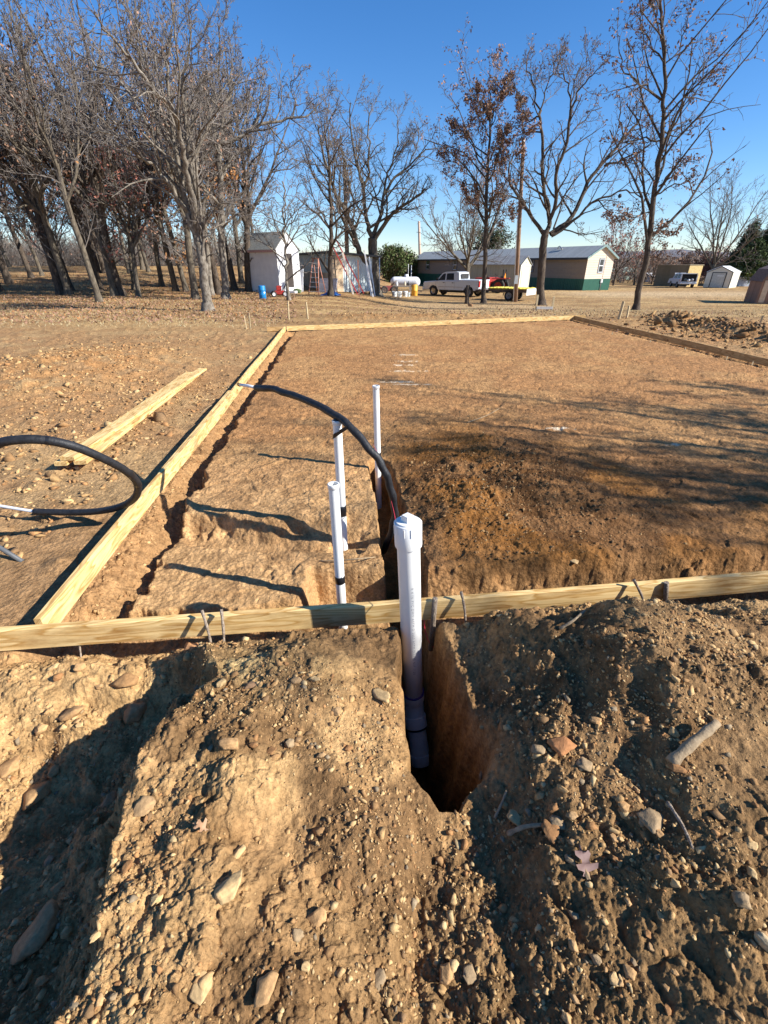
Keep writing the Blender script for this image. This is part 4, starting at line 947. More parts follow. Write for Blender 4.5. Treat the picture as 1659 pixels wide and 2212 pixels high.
# leafy tree left of the pole
hero(13, (255, 1495), [
 ([(255, 1495), (265, 1200), (268, 1050), (272, 900), (278, 800), (287, 650), (290, 540), (285, 430)], .17, .03, True, (14, 5, 4)),
 ([(278, 830), (215, 740), (165, 650), (135, 630)], .05, .012, True, (7, 5, 3)),
 ([(268, 1030), (200, 880), (130, 810), (90, 790)], .05, .012, True, (7, 5, 3)),
 ([(270, 1050), (330, 950), (390, 850), (430, 720)], .06, .015, True, (7, 5, 4)),
 ([(430, 720), (455, 600), (430, 500)], .03, .01, True, (7, 5, 3)),
 ([(285, 680), (240, 560), (220, 470)], .04, .012, True, (7, 5, 4)), ([(285, 640), (340, 520), (380, 430)], .04, .012, True, (7, 5, 4)),
 ([(276, 850), (330, 760), (360, 640)], .04, .012, True, (7, 5, 4)), ([(266, 1080), (200, 1000), (170, 940)], .04, .012, True, (6, 5, 3)),
 ([(266, 1100), (340, 1040), (430, 1040)], .04, .012, True, (6, 5, 3))],
 F6, .19, 'oak_tree', 'upright oak thick with russet leaves, between the cut stump and the brown pole', bm=bark_d, tm=twig_d, leaves=[(leaf_rus, .8, .075, 4, (4.0, 20)), (leaf_rus, .3, .07, 1, (0, 4.0))], jitter=.3, ratio=.42)
# double trunk behind the ladders
hero(14, (1125, 1595), [
 ([(1125, 1595), (1112, 1420), (1105, 1250), (1108, 1225)], .42, .30, False),
 ([(1108, 1240), (1085, 1170), (1060, 1050), (1045, 900), (1020, 790), (990, 700), (960, 460), (962, 340)], .19, .03, True, (9, 6, 4, 2)),
 ([(1045, 880), (1080, 800), (1085, 650), (1080, 450), (1105, 340)], .10, .02, True, (8, 6, 5)),
 ([(1118, 1240), (1200, 1110), (1290, 1020), (1400, 950), (1450, 900)], .17, .04, True, (8, 5, 4)),
 ([(1110, 1200), (1165, 1060), (1180, 950), (1250, 830), (1350, 750), (1450, 650), (1550, 640)], .15, .02, True, (9, 5, 4)),
 ([(1180, 950), (1200, 820), (1240, 700), (1270, 560), (1262, 420)], .09, .02, True, (8, 6, 5)),
 ([(1350, 750), (1400, 620), (1420, 500)], .05, .02, True, (6, 5, 4)),
 ([(1240, 700), (1330, 600), (1370, 520)], .05, .02, True, (6, 5, 4)),
 ([(1300, 1010), (1300, 900), (1350, 830)], .06, .02, True, (6, 5, 4)),
 ([(1100, 1420), (1060, 1385), (1010, 1290), (972, 1150), (920, 1030), (870, 950), (832, 840), (790, 700), (762, 560), (745, 480)], .26, .03, True, (10, 6, 4, 2)),
 ([(972, 1150), (988, 1060), (960, 900), (880, 740), (850, 600)], .09, .02, True, (8, 6, 5)),
 ([(960, 900), (940, 760), (900, 620), (890, 520)], .06, .02, True, (7, 5, 4)),
 ([(1010, 1290), (930, 1180), (860, 1140)], .08, .02, True, (6, 5, 3)),
 ([(832, 840), (740, 760), (680, 740)], .05, .015, True, (6, 5, 3))],
 F5, .46, 'oak_tree', 'wide bare oak with two joined trunks behind the leaning ladders and the propane tank', bm=bark, leaves=[(leaf_rus, .03, .06, 1, None)], jitter=.4, tw=.010)
hero(15, (835, 1600), [
 ([(835, 1600), (832, 1350), (836, 1150), (830, 900), (815, 700), (790, 480)], .18, .03, True, (10, 6, 4)),
 ([(834, 1150), (760, 1050), (700, 900), (660, 760)], .06, .015, True, (8, 5, 4)),
 ([(832, 1100), (900, 1020), (940, 900), (930, 780)], .06, .015, True, (8, 5, 4)),
 ([(832, 1250), (740, 1200), (690, 1200)], .035, .012, True, (5, 4, 3)), ([(834, 1280), (900, 1280), (980, 1270)], .03, .012, True, (5, 4, 3)),
 ([(828, 850), (860, 700), (850, 540)], .05, .015, True, (8, 5, 4))],
 F5, .20, 'oak_tree', 'slim dark tree standing before the long shed, between the stepladder and its end wall', bm=bark_d, tm=twig_d, leaves=[(leaf_rus, .05, .06, 1, None)], jitter=.4)
hero(16, (560, 1630), [
 ([(560, 1630), (545, 1450), (538, 1300), (530, 1150), (525, 1000), (515, 850)], .095, .03, True, (9, 6, 4)),
 ([(535, 1260), (480, 1160), (440, 1050)], .04, .012, True, (6, 5, 3)), ([(538, 1290), (620, 1180), (740, 1080), (790, 1050)], .045, .012, True, (7, 5, 3)),
 ([(532, 1180), (600, 1080), (660, 1000)], .035, .012, True, (6, 5, 3))],
 F5, .11, 'oak_tree', 'thin pale trunked sapling right in front of the white shed door', bm=bark_l, leaves=[(leaf_rus, .06, .06, 1, None)], jitter=.35)
hero(17, (150, 1620), [
 ([(150, 1620), (130, 1350), (120, 1100), (112, 850), (105, 650), (95, 560)], .22, .12, True, (6, 5, 3)),
 ([(105, 600), (230, 570), (330, 500), (440, 470), (580, 440), (700, 410), (760, 350)], .12, .02, True, (9, 6, 4)),
 ([(580, 440), (610, 340), (570, 250), (650, 90)], .05, .012, True, (7, 5, 3)),
 ([(105, 640), (60, 470), (20, 380), (-20, 250)], .11, .02, True, (8, 6, 4)), ([(105, 620), (130, 430), (170, 330), (180, 150), (190, 60)], .11, .02, True, (9, 6, 4)),
 ([(330, 500), (360, 400), (380, 250), (400, 120)], .06, .012, True, (8, 5, 3)), ([(115, 800), (200, 700), (300, 640), (480, 590)], .07, .015, True, (8, 5, 4)),
 ([(125, 1150), (240, 1060), (340, 1000), (470, 960)], .06, .015, True, (7, 5, 4))],
 F5, .25, 'oak_tree', 'pale barked oak just left of the white shed with a long bough reaching right', bm=bark_l, leaves=[(leaf_rus, .04, .07, 1, None)], jitter=.4, tw=.010)
# many stemmed tree at the front of the wood
hero(18, (1362, 2030), [
 ([(1362, 2030), (1335, 1850), (1322, 1700), (1290, 1580), (1270, 1450)], .21, .15, False),
 ([(1285, 1560), (1220, 1350), (1180, 1150), (1130, 900), (1100, 620), (1090, 400), (1120, 180)], .14, .025, True, (10, 6, 4)),
 ([(1280, 1520), (1260, 1300), (1215, 1120), (1180, 900), (1120, 700), (1000, 600), (870, 400), (700, 220), (620, 80)], .13, .02, True, (12, 6, 4)),
 ([(1270, 1450), (1130, 1250), (1000, 1100), (860, 980), (700, 870), (530, 880)], .10, .02, True, (9, 6, 4)),
 ([(1290, 1560), (1300, 1350), (1240, 1100), (1220, 850), (1190, 600), (1230, 350), (1240, 150)], .12, .02, True, (12, 6, 4)),
 ([(1240, 1100), (1340, 850), (1370, 730), (1300, 500)], .06, .02, True, (8, 6, 4)),
 ([(1180, 1150), (1050, 980), (960, 800), (850, 600), (760, 480), (600, 420), (480, 330)], .09, .02, True, (10, 6, 4)),
 ([(1130, 900), (1020, 640), (900, 380), (860, 200)], .07, .02, True, (9, 6, 4)),
 ([(1300, 1600), (1240, 1420), (1140, 1250), (1060, 1180)], .06, .02, True, (7, 5, 3)),
 ([(1325, 1700), (1340, 1450), (1410, 1350), (1560, 1330)], .07, .02, True, (7, 5, 3))],
 F4, .24, 'oak_tree', 'many stemmed bare tree with mottled pale bark at the front of the left wood', bm=bark_l, leaves=[(leaf_or, .05, .06, 2, (1.5, 5)), (leaf_rus, .03, .06, 1, None)], jitter=.5, tw=.009)
# ---- prototypes for the wood
def proto(seed, H, fork, nl, r, spread, label, bm, leaves, up=.12, ang=(14, 34), lean=.02):
    T = Tree(seed, .19, up, spread, .012); rs_ = T.rs
    P, rd = T.line(np.array([0, 0, -.2]), np.array([rs_.normal(0, .03), rs_.normal(0, .03), 1.]), H*fork, r, r*.72, 8, .035, .0); T.tr.append((P, rd))
    T.tr.append((np.array([[0, 0, -.2], [0, 0, .1], [P[1][0]*.5, P[1][1]*.5, .4]]), np.array([r*1.6, r*1.25, r*.97])))
    for i in range(nl):
        d = T.child_dir(P[-1]-P[-2], math.radians(rs_.uniform(*ang)), i*6.28/nl+rs_.uniform(-.5, .5)); l = H*(1-fork)*rs_.uniform(.8, 1.1)
        q = P[-1-(i % 3 if i else 0)]
        CP, CR = T.line(q, d, l, r*.55, .02, 9, .12, .05); T.tr.append((CP, CR)); T.spawn(CP, CR, l, 0, (11, 7, 5, 2), .42, .08)
    for i in range(4):
        k = rs_.randint(3, 8); d = T.child_dir(P[k]-P[k-1], math.radians(rs_.uniform(40, 75)), rs_.uniform(0, 6.28))
        CP, CR = T.line(P[k], d, H*.18, r*.2, .01, 5); T.cr.append((CP, CR)); T.spawn(CP, CR, H*.2, 1, (9, 5, 4, 3), .5, .2)
    return T.make('oak_tree', label, 'bare oaks of the left hand wood', (0, 0, 0), bm, twig_m, leaves)
wl = 'tall bare oak in the left hand wood, one of many alike'
protos = [proto(31, 11.5, .38, 4, .20, (22, 50), wl, bark, [(leaf_rus, .10, .09, 2, None)]),
          proto(32, 12.5, .45, 3, .22, (22, 50), wl, bark_d, [(leaf_rus, .10, .09, 2, None)]),
          proto(33, 10.5, .33, 4, .17, (24, 55), wl, bark, [(leaf_red, .16, .09, 2, (1.5, 8))]),
          proto(34, 12.0, .5, 3, .16, (20, 48), wl, bark, []),
          proto(35, 9.5, .42, 3, .13, (25, 60), wl, bark_l, [(leaf_or, .35, .09, 2, (1, 5.5))]),
          proto(36, 13.0, .36, 5, .24, (22, 50), wl, bark_d, [])]
edge = [(132, 636, 1, 1.0), (150, 637, 0, 1.05), (68, 600, 1, .9), (92, 597, 2, .9), (215, 652, 3, .92), (218, 630, 1, .9), (248, 639, 0, .95), (263, 638, 5, .95), (300, 640, 2, .8), (380, 629, 0, .95),
        (402, 630, 3, 1.0), (423, 646, 0, .95), (458, 638, 4, 1.1), (473, 636, 1, .95), (507, 626, 1, .95), (538, 629, 5, .92), (20, 612, 5, .95), (-25, 632, 0, 1.0), (-70, 640, 1, 1.), (-120, 650, 5, 1.), (350, 618, 2, 1.0), (522, 612, 0, 1.0), (438, 622, 2, .95)]
used = set()
marks = {3: 'pale slender trunk', 2: 'red leaved oak', 4: 'orange leaved sapling'}
def place_wood(x, y, k, s_, p=None):
    s_ *= 1.12
    p = p or hit(x, y); rz = R_.uniform(0, 6.28)
    if k in used: return copy_tree(protos[k], p, rz, s_)
    used.add(k); protos[k].location = p; protos[k].rotation_euler.z = rz; protos[k].scale = (s_, s_, s_); return protos[k]
for x, y, k, s_ in edge: place_wood(x, y, k, s_)
rw = random.Random(12); n_ = 0
while n_ < 22:
    Yd = rw.uniform(34, 70); xpx = rw.uniform(-120, 560) if Yd > 40 else rw.uniform(-120, 480); X_ = (xpx-829.5)/FPX*(Yd*cp+.9)
    if X_ > -9.5 and Yd < 44: continue
    place_wood(0, 0, rw.choice([0, 1, 2, 3, 5, 0, 1]), rw.uniform(.8, 1.02), Vector((X_, Yd, gz(X_, Yd)-.05))); n_ += 1
# the off-frame oaks whose shade crosses the pad
for (x_, y_, k, s_, lb_) in ((12.3, 1.9, 5, .62, 'bare oak off to the right whose shade crosses the dirt pad, nearer one'), (15.2, 2.6, 0, .72, 'bare oak off to the right whose shade crosses the dirt pad, farther one')):
    o = copy_tree(protos[k], (x_, y_, gz(x_, y_)), 1.+x_, s_, lb_); o['group'] = 'shade trees outside the frame'
# ---- background trees
def bg_tree(seed, x, y, H, fork, nl, r, name, label, bm, tm, leaves, ang=(20, 50), cnts=(8, 6, 4), Y=None, tw=.016, rz=0, stems=1, group=None):
    b_ = hit(x, y) if Y is None else None
    if Y is not None: q = atY(x, y, Y); b_ = Vector((q.x, Y, gz(q.x, Y)))
    T = Tree(seed, .14, .08, (22, 55), tw)
    for s_ in range(stems):
        d = np.array([T.rs.normal(0, .2 if stems > 1 else .03), T.rs.normal(0, .2 if stems > 1 else .03), 1.])
        P, rd = T.line(np.array([0, 0, -.2]), d, H*fork, r, r*.7, 5, .04, 0); T.tr.append((P, rd))
        for i in range(nl):
            dd = T.child_dir(P[-1]-P[-2], math.radians(T.rs.uniform(*ang)), i*6.28/nl+T.rs.uniform(-.5, .5)); l = H*(1-fork)*T.rs.uniform(.8, 1.1)
            CP, CR = T.line(P[-1-(i % 2)], dd, l, r*.5, .02, 7, .10, .04); T.tr.append((CP, CR)); T.spawn(CP, CR, l, 0, cnts, .42, .1)
    return T.make(name, label, group, b_, bm, tm, leaves, rz)
bg_tree(51, 1012, 590, 11.2, .25, 4, .24, 'bare_tree', 'bushy bare tree rising behind the white pickup, in front of the long house', bark, twig_m, [(leaf_rus, .02, .08, 1, None)], (25, 55), (9, 6, 5), Y=53, stems=2)
bg_tree(52, 965, 590, 8.0, .3, 4, .2, 'bare_tree', 'hazy bare tree beyond the left end of the long house roof', bark, twig_m, [], (20, 50), (8, 6, 4), Y=95, tw=.03)
bg_tree(53, 1532, 613, 14.0, .22, 6, .28, 'bare_tree', 'big fan shaped bare tree behind the small cream shed on the right', bark, twig_m, [(leaf_red, .01, .1, 1, None)], (15, 48), (10, 7, 5), Y=70, tw=.014)
bg_tree(54, 1327, 605, 8.6, .25, 5, .16, 'oak_tree', 'dark red leaved oak just right of the long house end', bark_d, twig_d, [(leaf_red, .5, .13, 2, None), (leaf_rus, .2, .12, 1, None)], (20, 55), (8, 6, 4), Y=78)
bg_tree(55, 1372, 606, 8.4, .3, 4, .14, 'oak_tree', 'thin reddish leaved tree behind the slim leaning tree', bark, twig_m, [(leaf_rus, .25, .12, 1, None)], (20, 45), (8, 5, 4), Y=80)
bg_tree(56, 1410, 603, 5.6, .25, 5, .14, 'oak_tree', 'low brown leaved oak left of the plywood box', bark_d, twig_d, [(leaf_rus, .6, .13, 2, None)], (20, 60), (8, 6, 3), Y=82)
bg_tree(57, 1490, 606, 5.6, .2, 6, .16, 'oak_tree', 'rounded rusty brown oak behind the open backed car', bark_d, twig_d, [(leaf_rus, .7, .15, 2, None)], (20, 65), (8, 6, 3), Y=86)
bg_tree(58, 1540, 606, 5.6, .2, 6, .16, 'oak_tree', 'rusty brown oak between the car and the small cream shed', bark_d, twig_d, [(leaf_red, .6, .15, 2, None)], (20, 65), (8, 6, 3), Y=84)
def evergreen(seed, x, y, Y, H, W, cone, name, label, mats, n=6500, size=.17, zb=.12):
    q = atY(x, y, Y); b_ = Vector((q.x, Y, gz(q.x, Y))); rs_ = np.random.RandomState(seed); t = thing(name, label, 'tree', b_)
    mb = MB(); mb.tube([(0, 0, -.2), (0, 0, H*.5), (0, 0, H*.93)], [.16, .09, .02], 7); mb.build('trunk', bark_d, t)
    brs = []; pts = []
    nb_ = 150
    for i in range(nb_):
        f = zb+(1-zb)*(i+rs_.rand())/nb_; z0 = H*f*.97; a = rs_.uniform(0, 6.28)
        rad = W*((1-f)**.8*1.0 if cone else math.sqrt(max(0, 1-((f-.5)/.52)**2)))*rs_.uniform(.6, 1.12)+.1
        d = np.array([math.cos(a), math.sin(a), .35 if cone else rs_.uniform(-.2, .8)]); P = np.array([[0, 0, z0*.97]+d*rad*k for k in (0, .35, .7, 1)]); brs.append((P, np.array([.03, .022, .014, .006])))
        m = max(6, int(n/nb_*rad/W*1.6)); tt = rs_.uniform(.25, 1.05, m)[:, None]; pts.append(np.array([0, 0, z0*.97])+d*rad*tt+rs_.normal(0, .13, (m, 3))*(.4+rad*.5))
    tubes(brs, bark_d, 'branches', t); P = np.concatenate(pts)
    h_ = len(P)//len(mats)
    pm = rs_.permutation(len(P))
    for i, m_ in enumerate(mats): leafcloud(P[pm[i*h_:(i+1)*h_]], size, m_, t, rs_, 'foliage', cl=2)
    return t
evergreen(61, 853, 603, 84, 4.9, 2.6, False, 'round_tree', 'round leafy tree turning green to brown beyond the propane tank', [leaf_gr, leaf_gr, leaf_br], 5200)
evergreen(67, 880, 603, 86, 4.0, 1.7, False, 'round_tree', 'smaller browned round tree tucked against the end of the long house', [leaf_br, leaf_gr], 2600)
evergreen(62, 1592, 606, 80, 9.0, 2.9, True, 'cedar_tree', 'left and darkest cedar behind the small cream shed', [leaf_cedar])
evergreen(63, 1630, 606, 82, 9.2, 3.1, True, 'cedar_tree', 'middle cedar of the dark clump behind the cream and brown sheds', [leaf_cedar])
evergreen(64, 1672, 606, 80, 8.4, 3.1, True, 'cedar_tree', 'cedar cut by the right edge, behind the brown barn shed', [leaf_cedar])
evergreen(66, 1612, 606, 76, 6.2, 3.4, True, 'cedar_tree', 'low broad cedar filling the gap between the cream and brown sheds', [leaf_cedar, leaf_gr])
evergreen(65, 1058, 575, 92, 8.0, 4.6, False, 'cedar_tree', 'brownish green cedar showing over the long house roof behind the bare trees', [leaf_br, leaf_cedar], 4200)
# ---- brush and far woods that read as one mass
def brush(name, n, fx, hfun, mat, lmat=None, tw=.02, seed=1, lf=.3, ls=.12):
    rs_ = np.random.RandomState(seed); brs = []; tips = []
    for i in range(n):
        x, y = fx(rs_); z = gz(x, y); h = hfun(rs_, x, y)
        for k in range(3):
            d = np.array([rs_.normal(0, .35), rs_.normal(0, .35), 1.]); P = [np.array([x, y, z-.1])]
            for j in range(4): d = d+rs_.normal(0, .25, 3)*np.array([1, 1, .3]); d /= np.linalg.norm(d); P.append(P[-1]+d*h/4)
            P = np.array(P); brs.append((P, np.array([tw, tw*.8, tw*.7, tw*.5, tw*.3])))
            for j in (1, 2, 3):
                d2 = d+rs_.normal(0, .7, 3); Q = np.array([P[j], P[j]+d2*h*.12, P[j]+d2*h*.24+rs_.normal(0, .05, 3)]); brs.append((Q, np.array([tw*.5, tw*.4, tw*.25]))); tips.append(Q[-1]); tips.append(P[j])
    o = tubes(brs, mat, name, None, 3); tag(o, kind='stuff')
    if lmat:
        T = np.array(tips); T = T[rs_.uniform(0, 1, len(T)) < lf]; o2 = leafcloud(T, ls, lmat, None, rs_, name, cl=2); tag(o2, kind='stuff')
def wxy(x0, x1, y0, y1):
    def f(rs_):
        Yd = rs_.uniform(y0, y1); return ((rs_.uniform(x0, x1)-829.5)/FPX*(Yd*cp+.9), Yd)
    return f
brush('underbrush', 1500, wxy(-150, 600, 60, 84), lambda r, x, y: r.uniform(1.5, 4.6), twig_m, leaf_rus, .022, 1, .16, .10)
brush('underbrush', 900, wxy(-150, 620, 84, 125), lambda r, x, y: r.uniform(2.5, 5), twig_m, leaf_br, .035, 2, .06, .14)
brush('far_woods', 900, wxy(1290, 1800, 85, 150), lambda r, x, y: r.uniform(2.5, 5.5), twig_m, leaf_rus, .045, 3, .55, .2)
brush('far_woods', 500, wxy(560, 1000, 100, 170), lambda r, x, y: r.uniform(2.0, 4.0), twig_m, leaf_rus, .045, 4, .3, .2)
# litter under the wood
def litter(n, fx, size, mat, seed):
    rs_ = np.random.RandomState(seed); P = np.array([fx(rs_) for _ in range(n)]); z = ground(P[:, 0], P[:, 1])[0]
    o = leafcloud(np.column_stack([P, z+.03]), size, mat, None, rs_, 'leaf_litter'); tag(o, kind='stuff')
litter(11000, wxy(-100, 640, 17, 50), .055, leaf_rus, 71); litter(2500, wxy(-100, 600, 18, 45), .055, leaf_or, 72)
litter(1400, wxy(600, 1250, 19, 34), .045, leaf_rus, 73); litter(700, wxy(1250, 1660, 14, 24), .04, leaf_rus, 74)
leaf_straw = leafmat('straw_grass', (.40, .33, .19), (.52, .45, .27))
# dry grass blades
def grass(n, fx, h, mat, seed):
    rs_ = np.random.RandomState(seed); P = np.array([fx(rs_) for _ in range(n)]); z = ground(P[:, 0], P[:, 1])[0]; B = np.column_stack([P, z-.01])
    a = rs_.uniform(0, 6.28, n); w_ = h*.12; l = rs_.normal(0, .5, (n, 2)); hh = h*rs_.uniform(.4, 1.2, n)
    V = np.stack([B+np.column_stack([np.cos(a)*w_, np.sin(a)*w_, 0*a]), B-np.column_stack([np.cos(a)*w_, np.sin(a)*w_, 0*a]), B+np.column_stack([l[:, 0]*hh, l[:, 1]*hh, hh])], 1).reshape(-1, 3)
    o = arr_mesh('dry_grass', V, np.arange(n*3).reshape(n, 3), mat); tag(o, kind='stuff')
grass(15000, wxy(1000, 1700, 19, 48), .07, leaf_straw, 81); grass(5000, wxy(-50, 600, 16, 30), .08, leaf_straw, 82)
# ================================================================ buildings and things in the background
def local(o, *kids): pass
glass_d = plain('dark_glass', (.03, .035, .04), .12, spec=.6); white = plain('white_paint', (.74, .74, .73), .55, var=.04); trimb = plain('black_trim', (.03, .03, .035), .5)
def placed(name, label, cat, x, y, rz, group=None, sink=0., Y=None):
    p = hit(x, y) if Y is None else None
    if Y is not None: q = atY(x, y, Y); p = Vector((q.x, Y, gz(q.x, Y)))
    p.z -= sink; return thing(name, label, cat, p, rz, group)
def wall_window(mbx, M, w_, h_, x, z, parent, y=0., frame=trimb, muntin=True):
    """window on a wall lying in the local xz plane, facing -y"""
    mb = MB(); f = .07
    mb.box(x-w_/2-f, x+w_/2+f, y-.05, y-.003, z+h_, z+h_+f, M); mb.box(x-w_/2-f, x+w_/2+f, y-.05, y-.003, z-f, z, M)
    mb.box(x-w_/2-f, x-w_/2, y-.05, y-.003, z, z+h_, M); mb.box(x+w_/2, x+w_/2+f, y-.05, y-.003, z, z+h_, M)
    fr = mb.build('window', frame, parent)
    mb = MB(); mb.box(x-w_/2+.002, x+w_/2-.002, y-.02, y-.006, z+.002, z+h_-.002, M); mb.build('pane', glass_d, fr)
    mb = MB(); g_ = .035
    mb.box(x-w_/2+.002, x+w_/2-.002, y-.035, y-.022, z+h_/2-g_, z+h_/2+g_, M); mb.box(x-w_/2+.002, x-w_/2+g_*1.3, y-.034, y-.0225, z+.002, z+h_-.002, M); mb.box(x+w_/2-g_*1.3, x+w_/2-.002, y-.034, y-.0225, z+.002, z+h_-.002, M)
    mb.box(x-w_/2+g_*1.3, x+w_/2-g_*1.3, y-.034, y-.0225, z+h_-g_*1.3, z+h_-.002, M); mb.box(x-w_/2+g_*1.3, x+w_/2-g_*1.3, y-.034, y-.0225, z+.002, z+g_*1.3, M)
    mb.build('sash', white, fr); return fr
def gable(t, L_, W, eave, ridge_, wallm, roofm, over=.25, th=.07, skirt=None, skirtm=None, endm=None, overx=.25):
    """long side from x=0 to L_ at y=0 facing -y, gables at x=0 and x=L_ """
    z0 = skirt or 0
    mb = MB(); mb.add([(0, 0, z0), (L_, 0, z0), (L_, 0, eave), (0, 0, eave)], [(0, 1, 2, 3)]); mb.build('wall', wallm, t)
    mb = MB(); mb.add([(L_, W, z0), (0, W, z0), (0, W, eave), (L_, W, eave)], [(0, 1, 2, 3)]); mb.build('wall', wallm, t)
    for x_, fl_ in ((L_, [0, 1, 2, 3, 4]), (0, [4, 3, 2, 1, 0])):
        mb = MB(); mb.add([(x_, 0, z0), (x_, W, z0), (x_, W, eave), (x_, W/2, ridge_), (x_, 0, eave)], [fl_]); mb.build('gable_wall', endm or wallm, t)
    if skirt:
        mb = MB(); mb.box(-.03, L_+.03, -.03, W+.03, -1.0, z0+.02); mb.build('skirting', skirtm, t)
    s_ = (ridge_-eave)/(W/2); prof = [(-over, eave-over*s_), (W/2, ridge_), (W+over, eave-over*s_), (W+over, eave-over*s_+th), (W/2, ridge_+th*1.1), (-over, eave-over*s_+th)]
    vs = [(-overx, a, b+.012) for a, b in prof]+[(L_+overx, a, b+.012) for a, b in prof]; n = 6
    mb = MB(); mb.add(vs, [(0, 1, 4, 5), (1, 2, 3, 4), (6+5, 6+4, 6+1, 6), (6+4, 6+3, 6+2, 6+1)]+[((i+1) % n, i, n+i, n+(i+1) % n) for i in range(n)]); ro = mb.build('roof', roofm, t); return ro
# ---- long manufactured house
Rr = Vector((21.1, 54.0, 0)); Ll = Vector((5.0, 86.0, 0)); d_ = (Rr-Ll); LH = d_.length; rz = math.atan2(d_.y, d_.x)
sidm = striped('shaded_siding', (.22, .17, .13), (.26, .205, .155), 2, .22, .7, depth=.02, sharp=True); sidp = striped('sunlit_siding', (.62, .50, .38), (.66, .54, .42), 2, .22, .7, depth=.02, sharp=True)  # one siding: shade on the long sides and sun on the ends are in the colour
mroof = striped('metal_roof', (.36, .365, .34), (.43, .43, .40), 0, .3, .75, .0, depth=.03, sharp=True); green = striped('green_skirt', (.012, .07, .045), (.02, .10, .065), 0, .25, .5, depth=.03, sharp=True)
t = thing('mobile_home', 'long tan house with pale metal roof and dark green skirting', 'house', (Ll.x, Ll.y, gz(Rr.x, Rr.y)-.05), rz)
gable(t, LH, 3.9, 3.15, 4.15, sidm, mroof, skirt=1.12, skirtm=green, endm=sidp, over=.35)
mb = MB(); mb.box(-.3, LH+.3, -.40, -.355, 2.93, 3.13); mb.box(-.3, LH+.3, 4.255, 4.3, 2.93, 3.13); mb.build('fascia', trimb, t)
mb = MB()
for s_ in (0, 1):
    a_ = (LH+.262, -.35+s_*4.6, 2.96); b__ = (LH+.262, 1.95, 4.12)
    mb.add([a_, b__, (b__[0], b__[1], b__[2]+.2), (a_[0], a_[1], a_[2]+.2), (a_[0]+.03, a_[1], a_[2]), (b__[0]+.03, b__[1], b__[2]), (b__[0]+.03, b__[1], b__[2]+.2), (a_[0]+.03, a_[1], a_[2]+.2)], [(0, 1, 2, 3), (4, 5, 6, 7), (0, 1, 5, 4), (2, 3, 7, 6)])
mb.build('bargeboard', plain('teal_trim', (.18, .26, .25), .6), t)
for x_ in (LH-8.3, LH-15.5, LH-24, LH-31.5): wall_window(None, None, .95, 1.25, x_, 1.75, t)
Me_ = Matrix.Translation((LH, 0, 0)) @ Matrix.Rotation(PI/2, 4, 'Z'); wall_window(None, Me_, .62, 1.25, 2.1, 1.75, t, frame=plain('grey_trim', (.28, .3, .32), .5))
mb = MB(); mb.box(LH+.035, LH+.14, 2.4, 2.65, .75, 1.1, ch=.01); mb.tube([(LH+.09, 2.5, .75), (LH+.09, 2.5, -.3)], .03, 8); mb.build('meter_box', white, t)
mb = MB(); mb.tube([(LH-6, 1.6, 3.85), (LH-6, 1.6, 4.25), (LH-5.8, 1.6, 4.3), (LH-5.0, 1.3, 3.95)], .05, 8); mb.build('vent_pipe', plain('galv', (.3, .3, .3), .4, metal=.6), t)
hz = gz(Rr.x, Rr.y)
t = thing('antenna_mast', 'thin mast with a small round head rising past the right end of the long house', 'antenna', (Rr.x+1.6, Rr.y-.6, hz))
mb = MB(); mb.tube([(0, 0, -.2), (.03, 0, 4), (.10, 0, 8.1)], .022, 8); mb.build('mast', plain('galv2', (.35, .36, .37), .4, metal=.5), t)
mb = MB(); mb.lathe([(0, -.17), (.15, -.1), (.18, .05), (.1, .18), (0, .2)], 14, Matrix.Translation((.10, 0, 8.25))); mb.build('head', trimb, t)
# bits in front of the house
for (x, y, nm, lb_, col_) in ((1232, 625, 'white_bin', 'small white container lying before the green skirting of the long house', (.7, .7, .68)), (1248, 626, 'dark_bin', 'low dark box lying before the green skirting, right of the white container', (.05, .05, .05))):
    t = placed(nm, lb_, 'container', x, y, .3); mb = MB(); mb.box(-.35, .35, -.2, .2, 0, .32, ch=.05); mb.build('tub', plain(nm, col_, .6), t); mb = MB(); mb.box(-.38, .38, -.23, .23, .322, .36, ch=.01); mb.build('lid', plain(nm+'2', tuple(c*.8 for c in col_), .6), t)
# ---- small beige shed
ribm = striped('ribbed_roof', (.26, .25, .24), (.36, .35, .33), 0, .23, .4, .3, depth=.06); beige = striped('beige_shaded', (.36, .34, .25), (.40, .38, .29), 0, .3, .55, depth=.02, sharp=True); beigeg = striped('beige_sunlit', (.60, .57, .38), (.66, .62, .43), 1, .3, .5, depth=.02, sharp=True)  # long sides take a shaded copy of the beige, gables a sunlit one
q = Vector((0, 52.5, 0)); rzs = math.atan2(-.62, .78)
t = thing('storage_shed', 'beige metal shed with a ribbed brown roof standing behind the yellow trailer', 'shed', (q.x, q.y+5.5, gz(q.x, q.y+5.5)), rzs)
Ls = 6.2; off_ = Matrix.Rotation(rzs, 4, 'Z') @ Vector((Ls, 0, 0)); q2 = atY(1122, 600, q.y); t.location = (q2.x-off_.x, q2.y-off_.y, gz(q2.x, q2.y)-.02)
gable(t, Ls, 2.5, 2.45, 3.15, beige, ribm, over=.15, overx=.12, endm=beigeg)
mb = MB(); mb.box(Ls+.003, Ls+.03, .35, 2.15, .1, 1.95); mb.build('door', plain('cream_door', (.62, .60, .42), .5), t)
mb = MB(); mb.box(Ls+.004, Ls+.04, -.0, 2.5, 2.3, 2.4); mb.box(Ls+.004, Ls+.04, -.02, .07, 0, 2.302); mb.box(Ls+.004, Ls+.04, 2.43, 2.52, 0, 2.302); mb.build('trim', plain('cream_trim', (.75, .74, .66), .5), t)
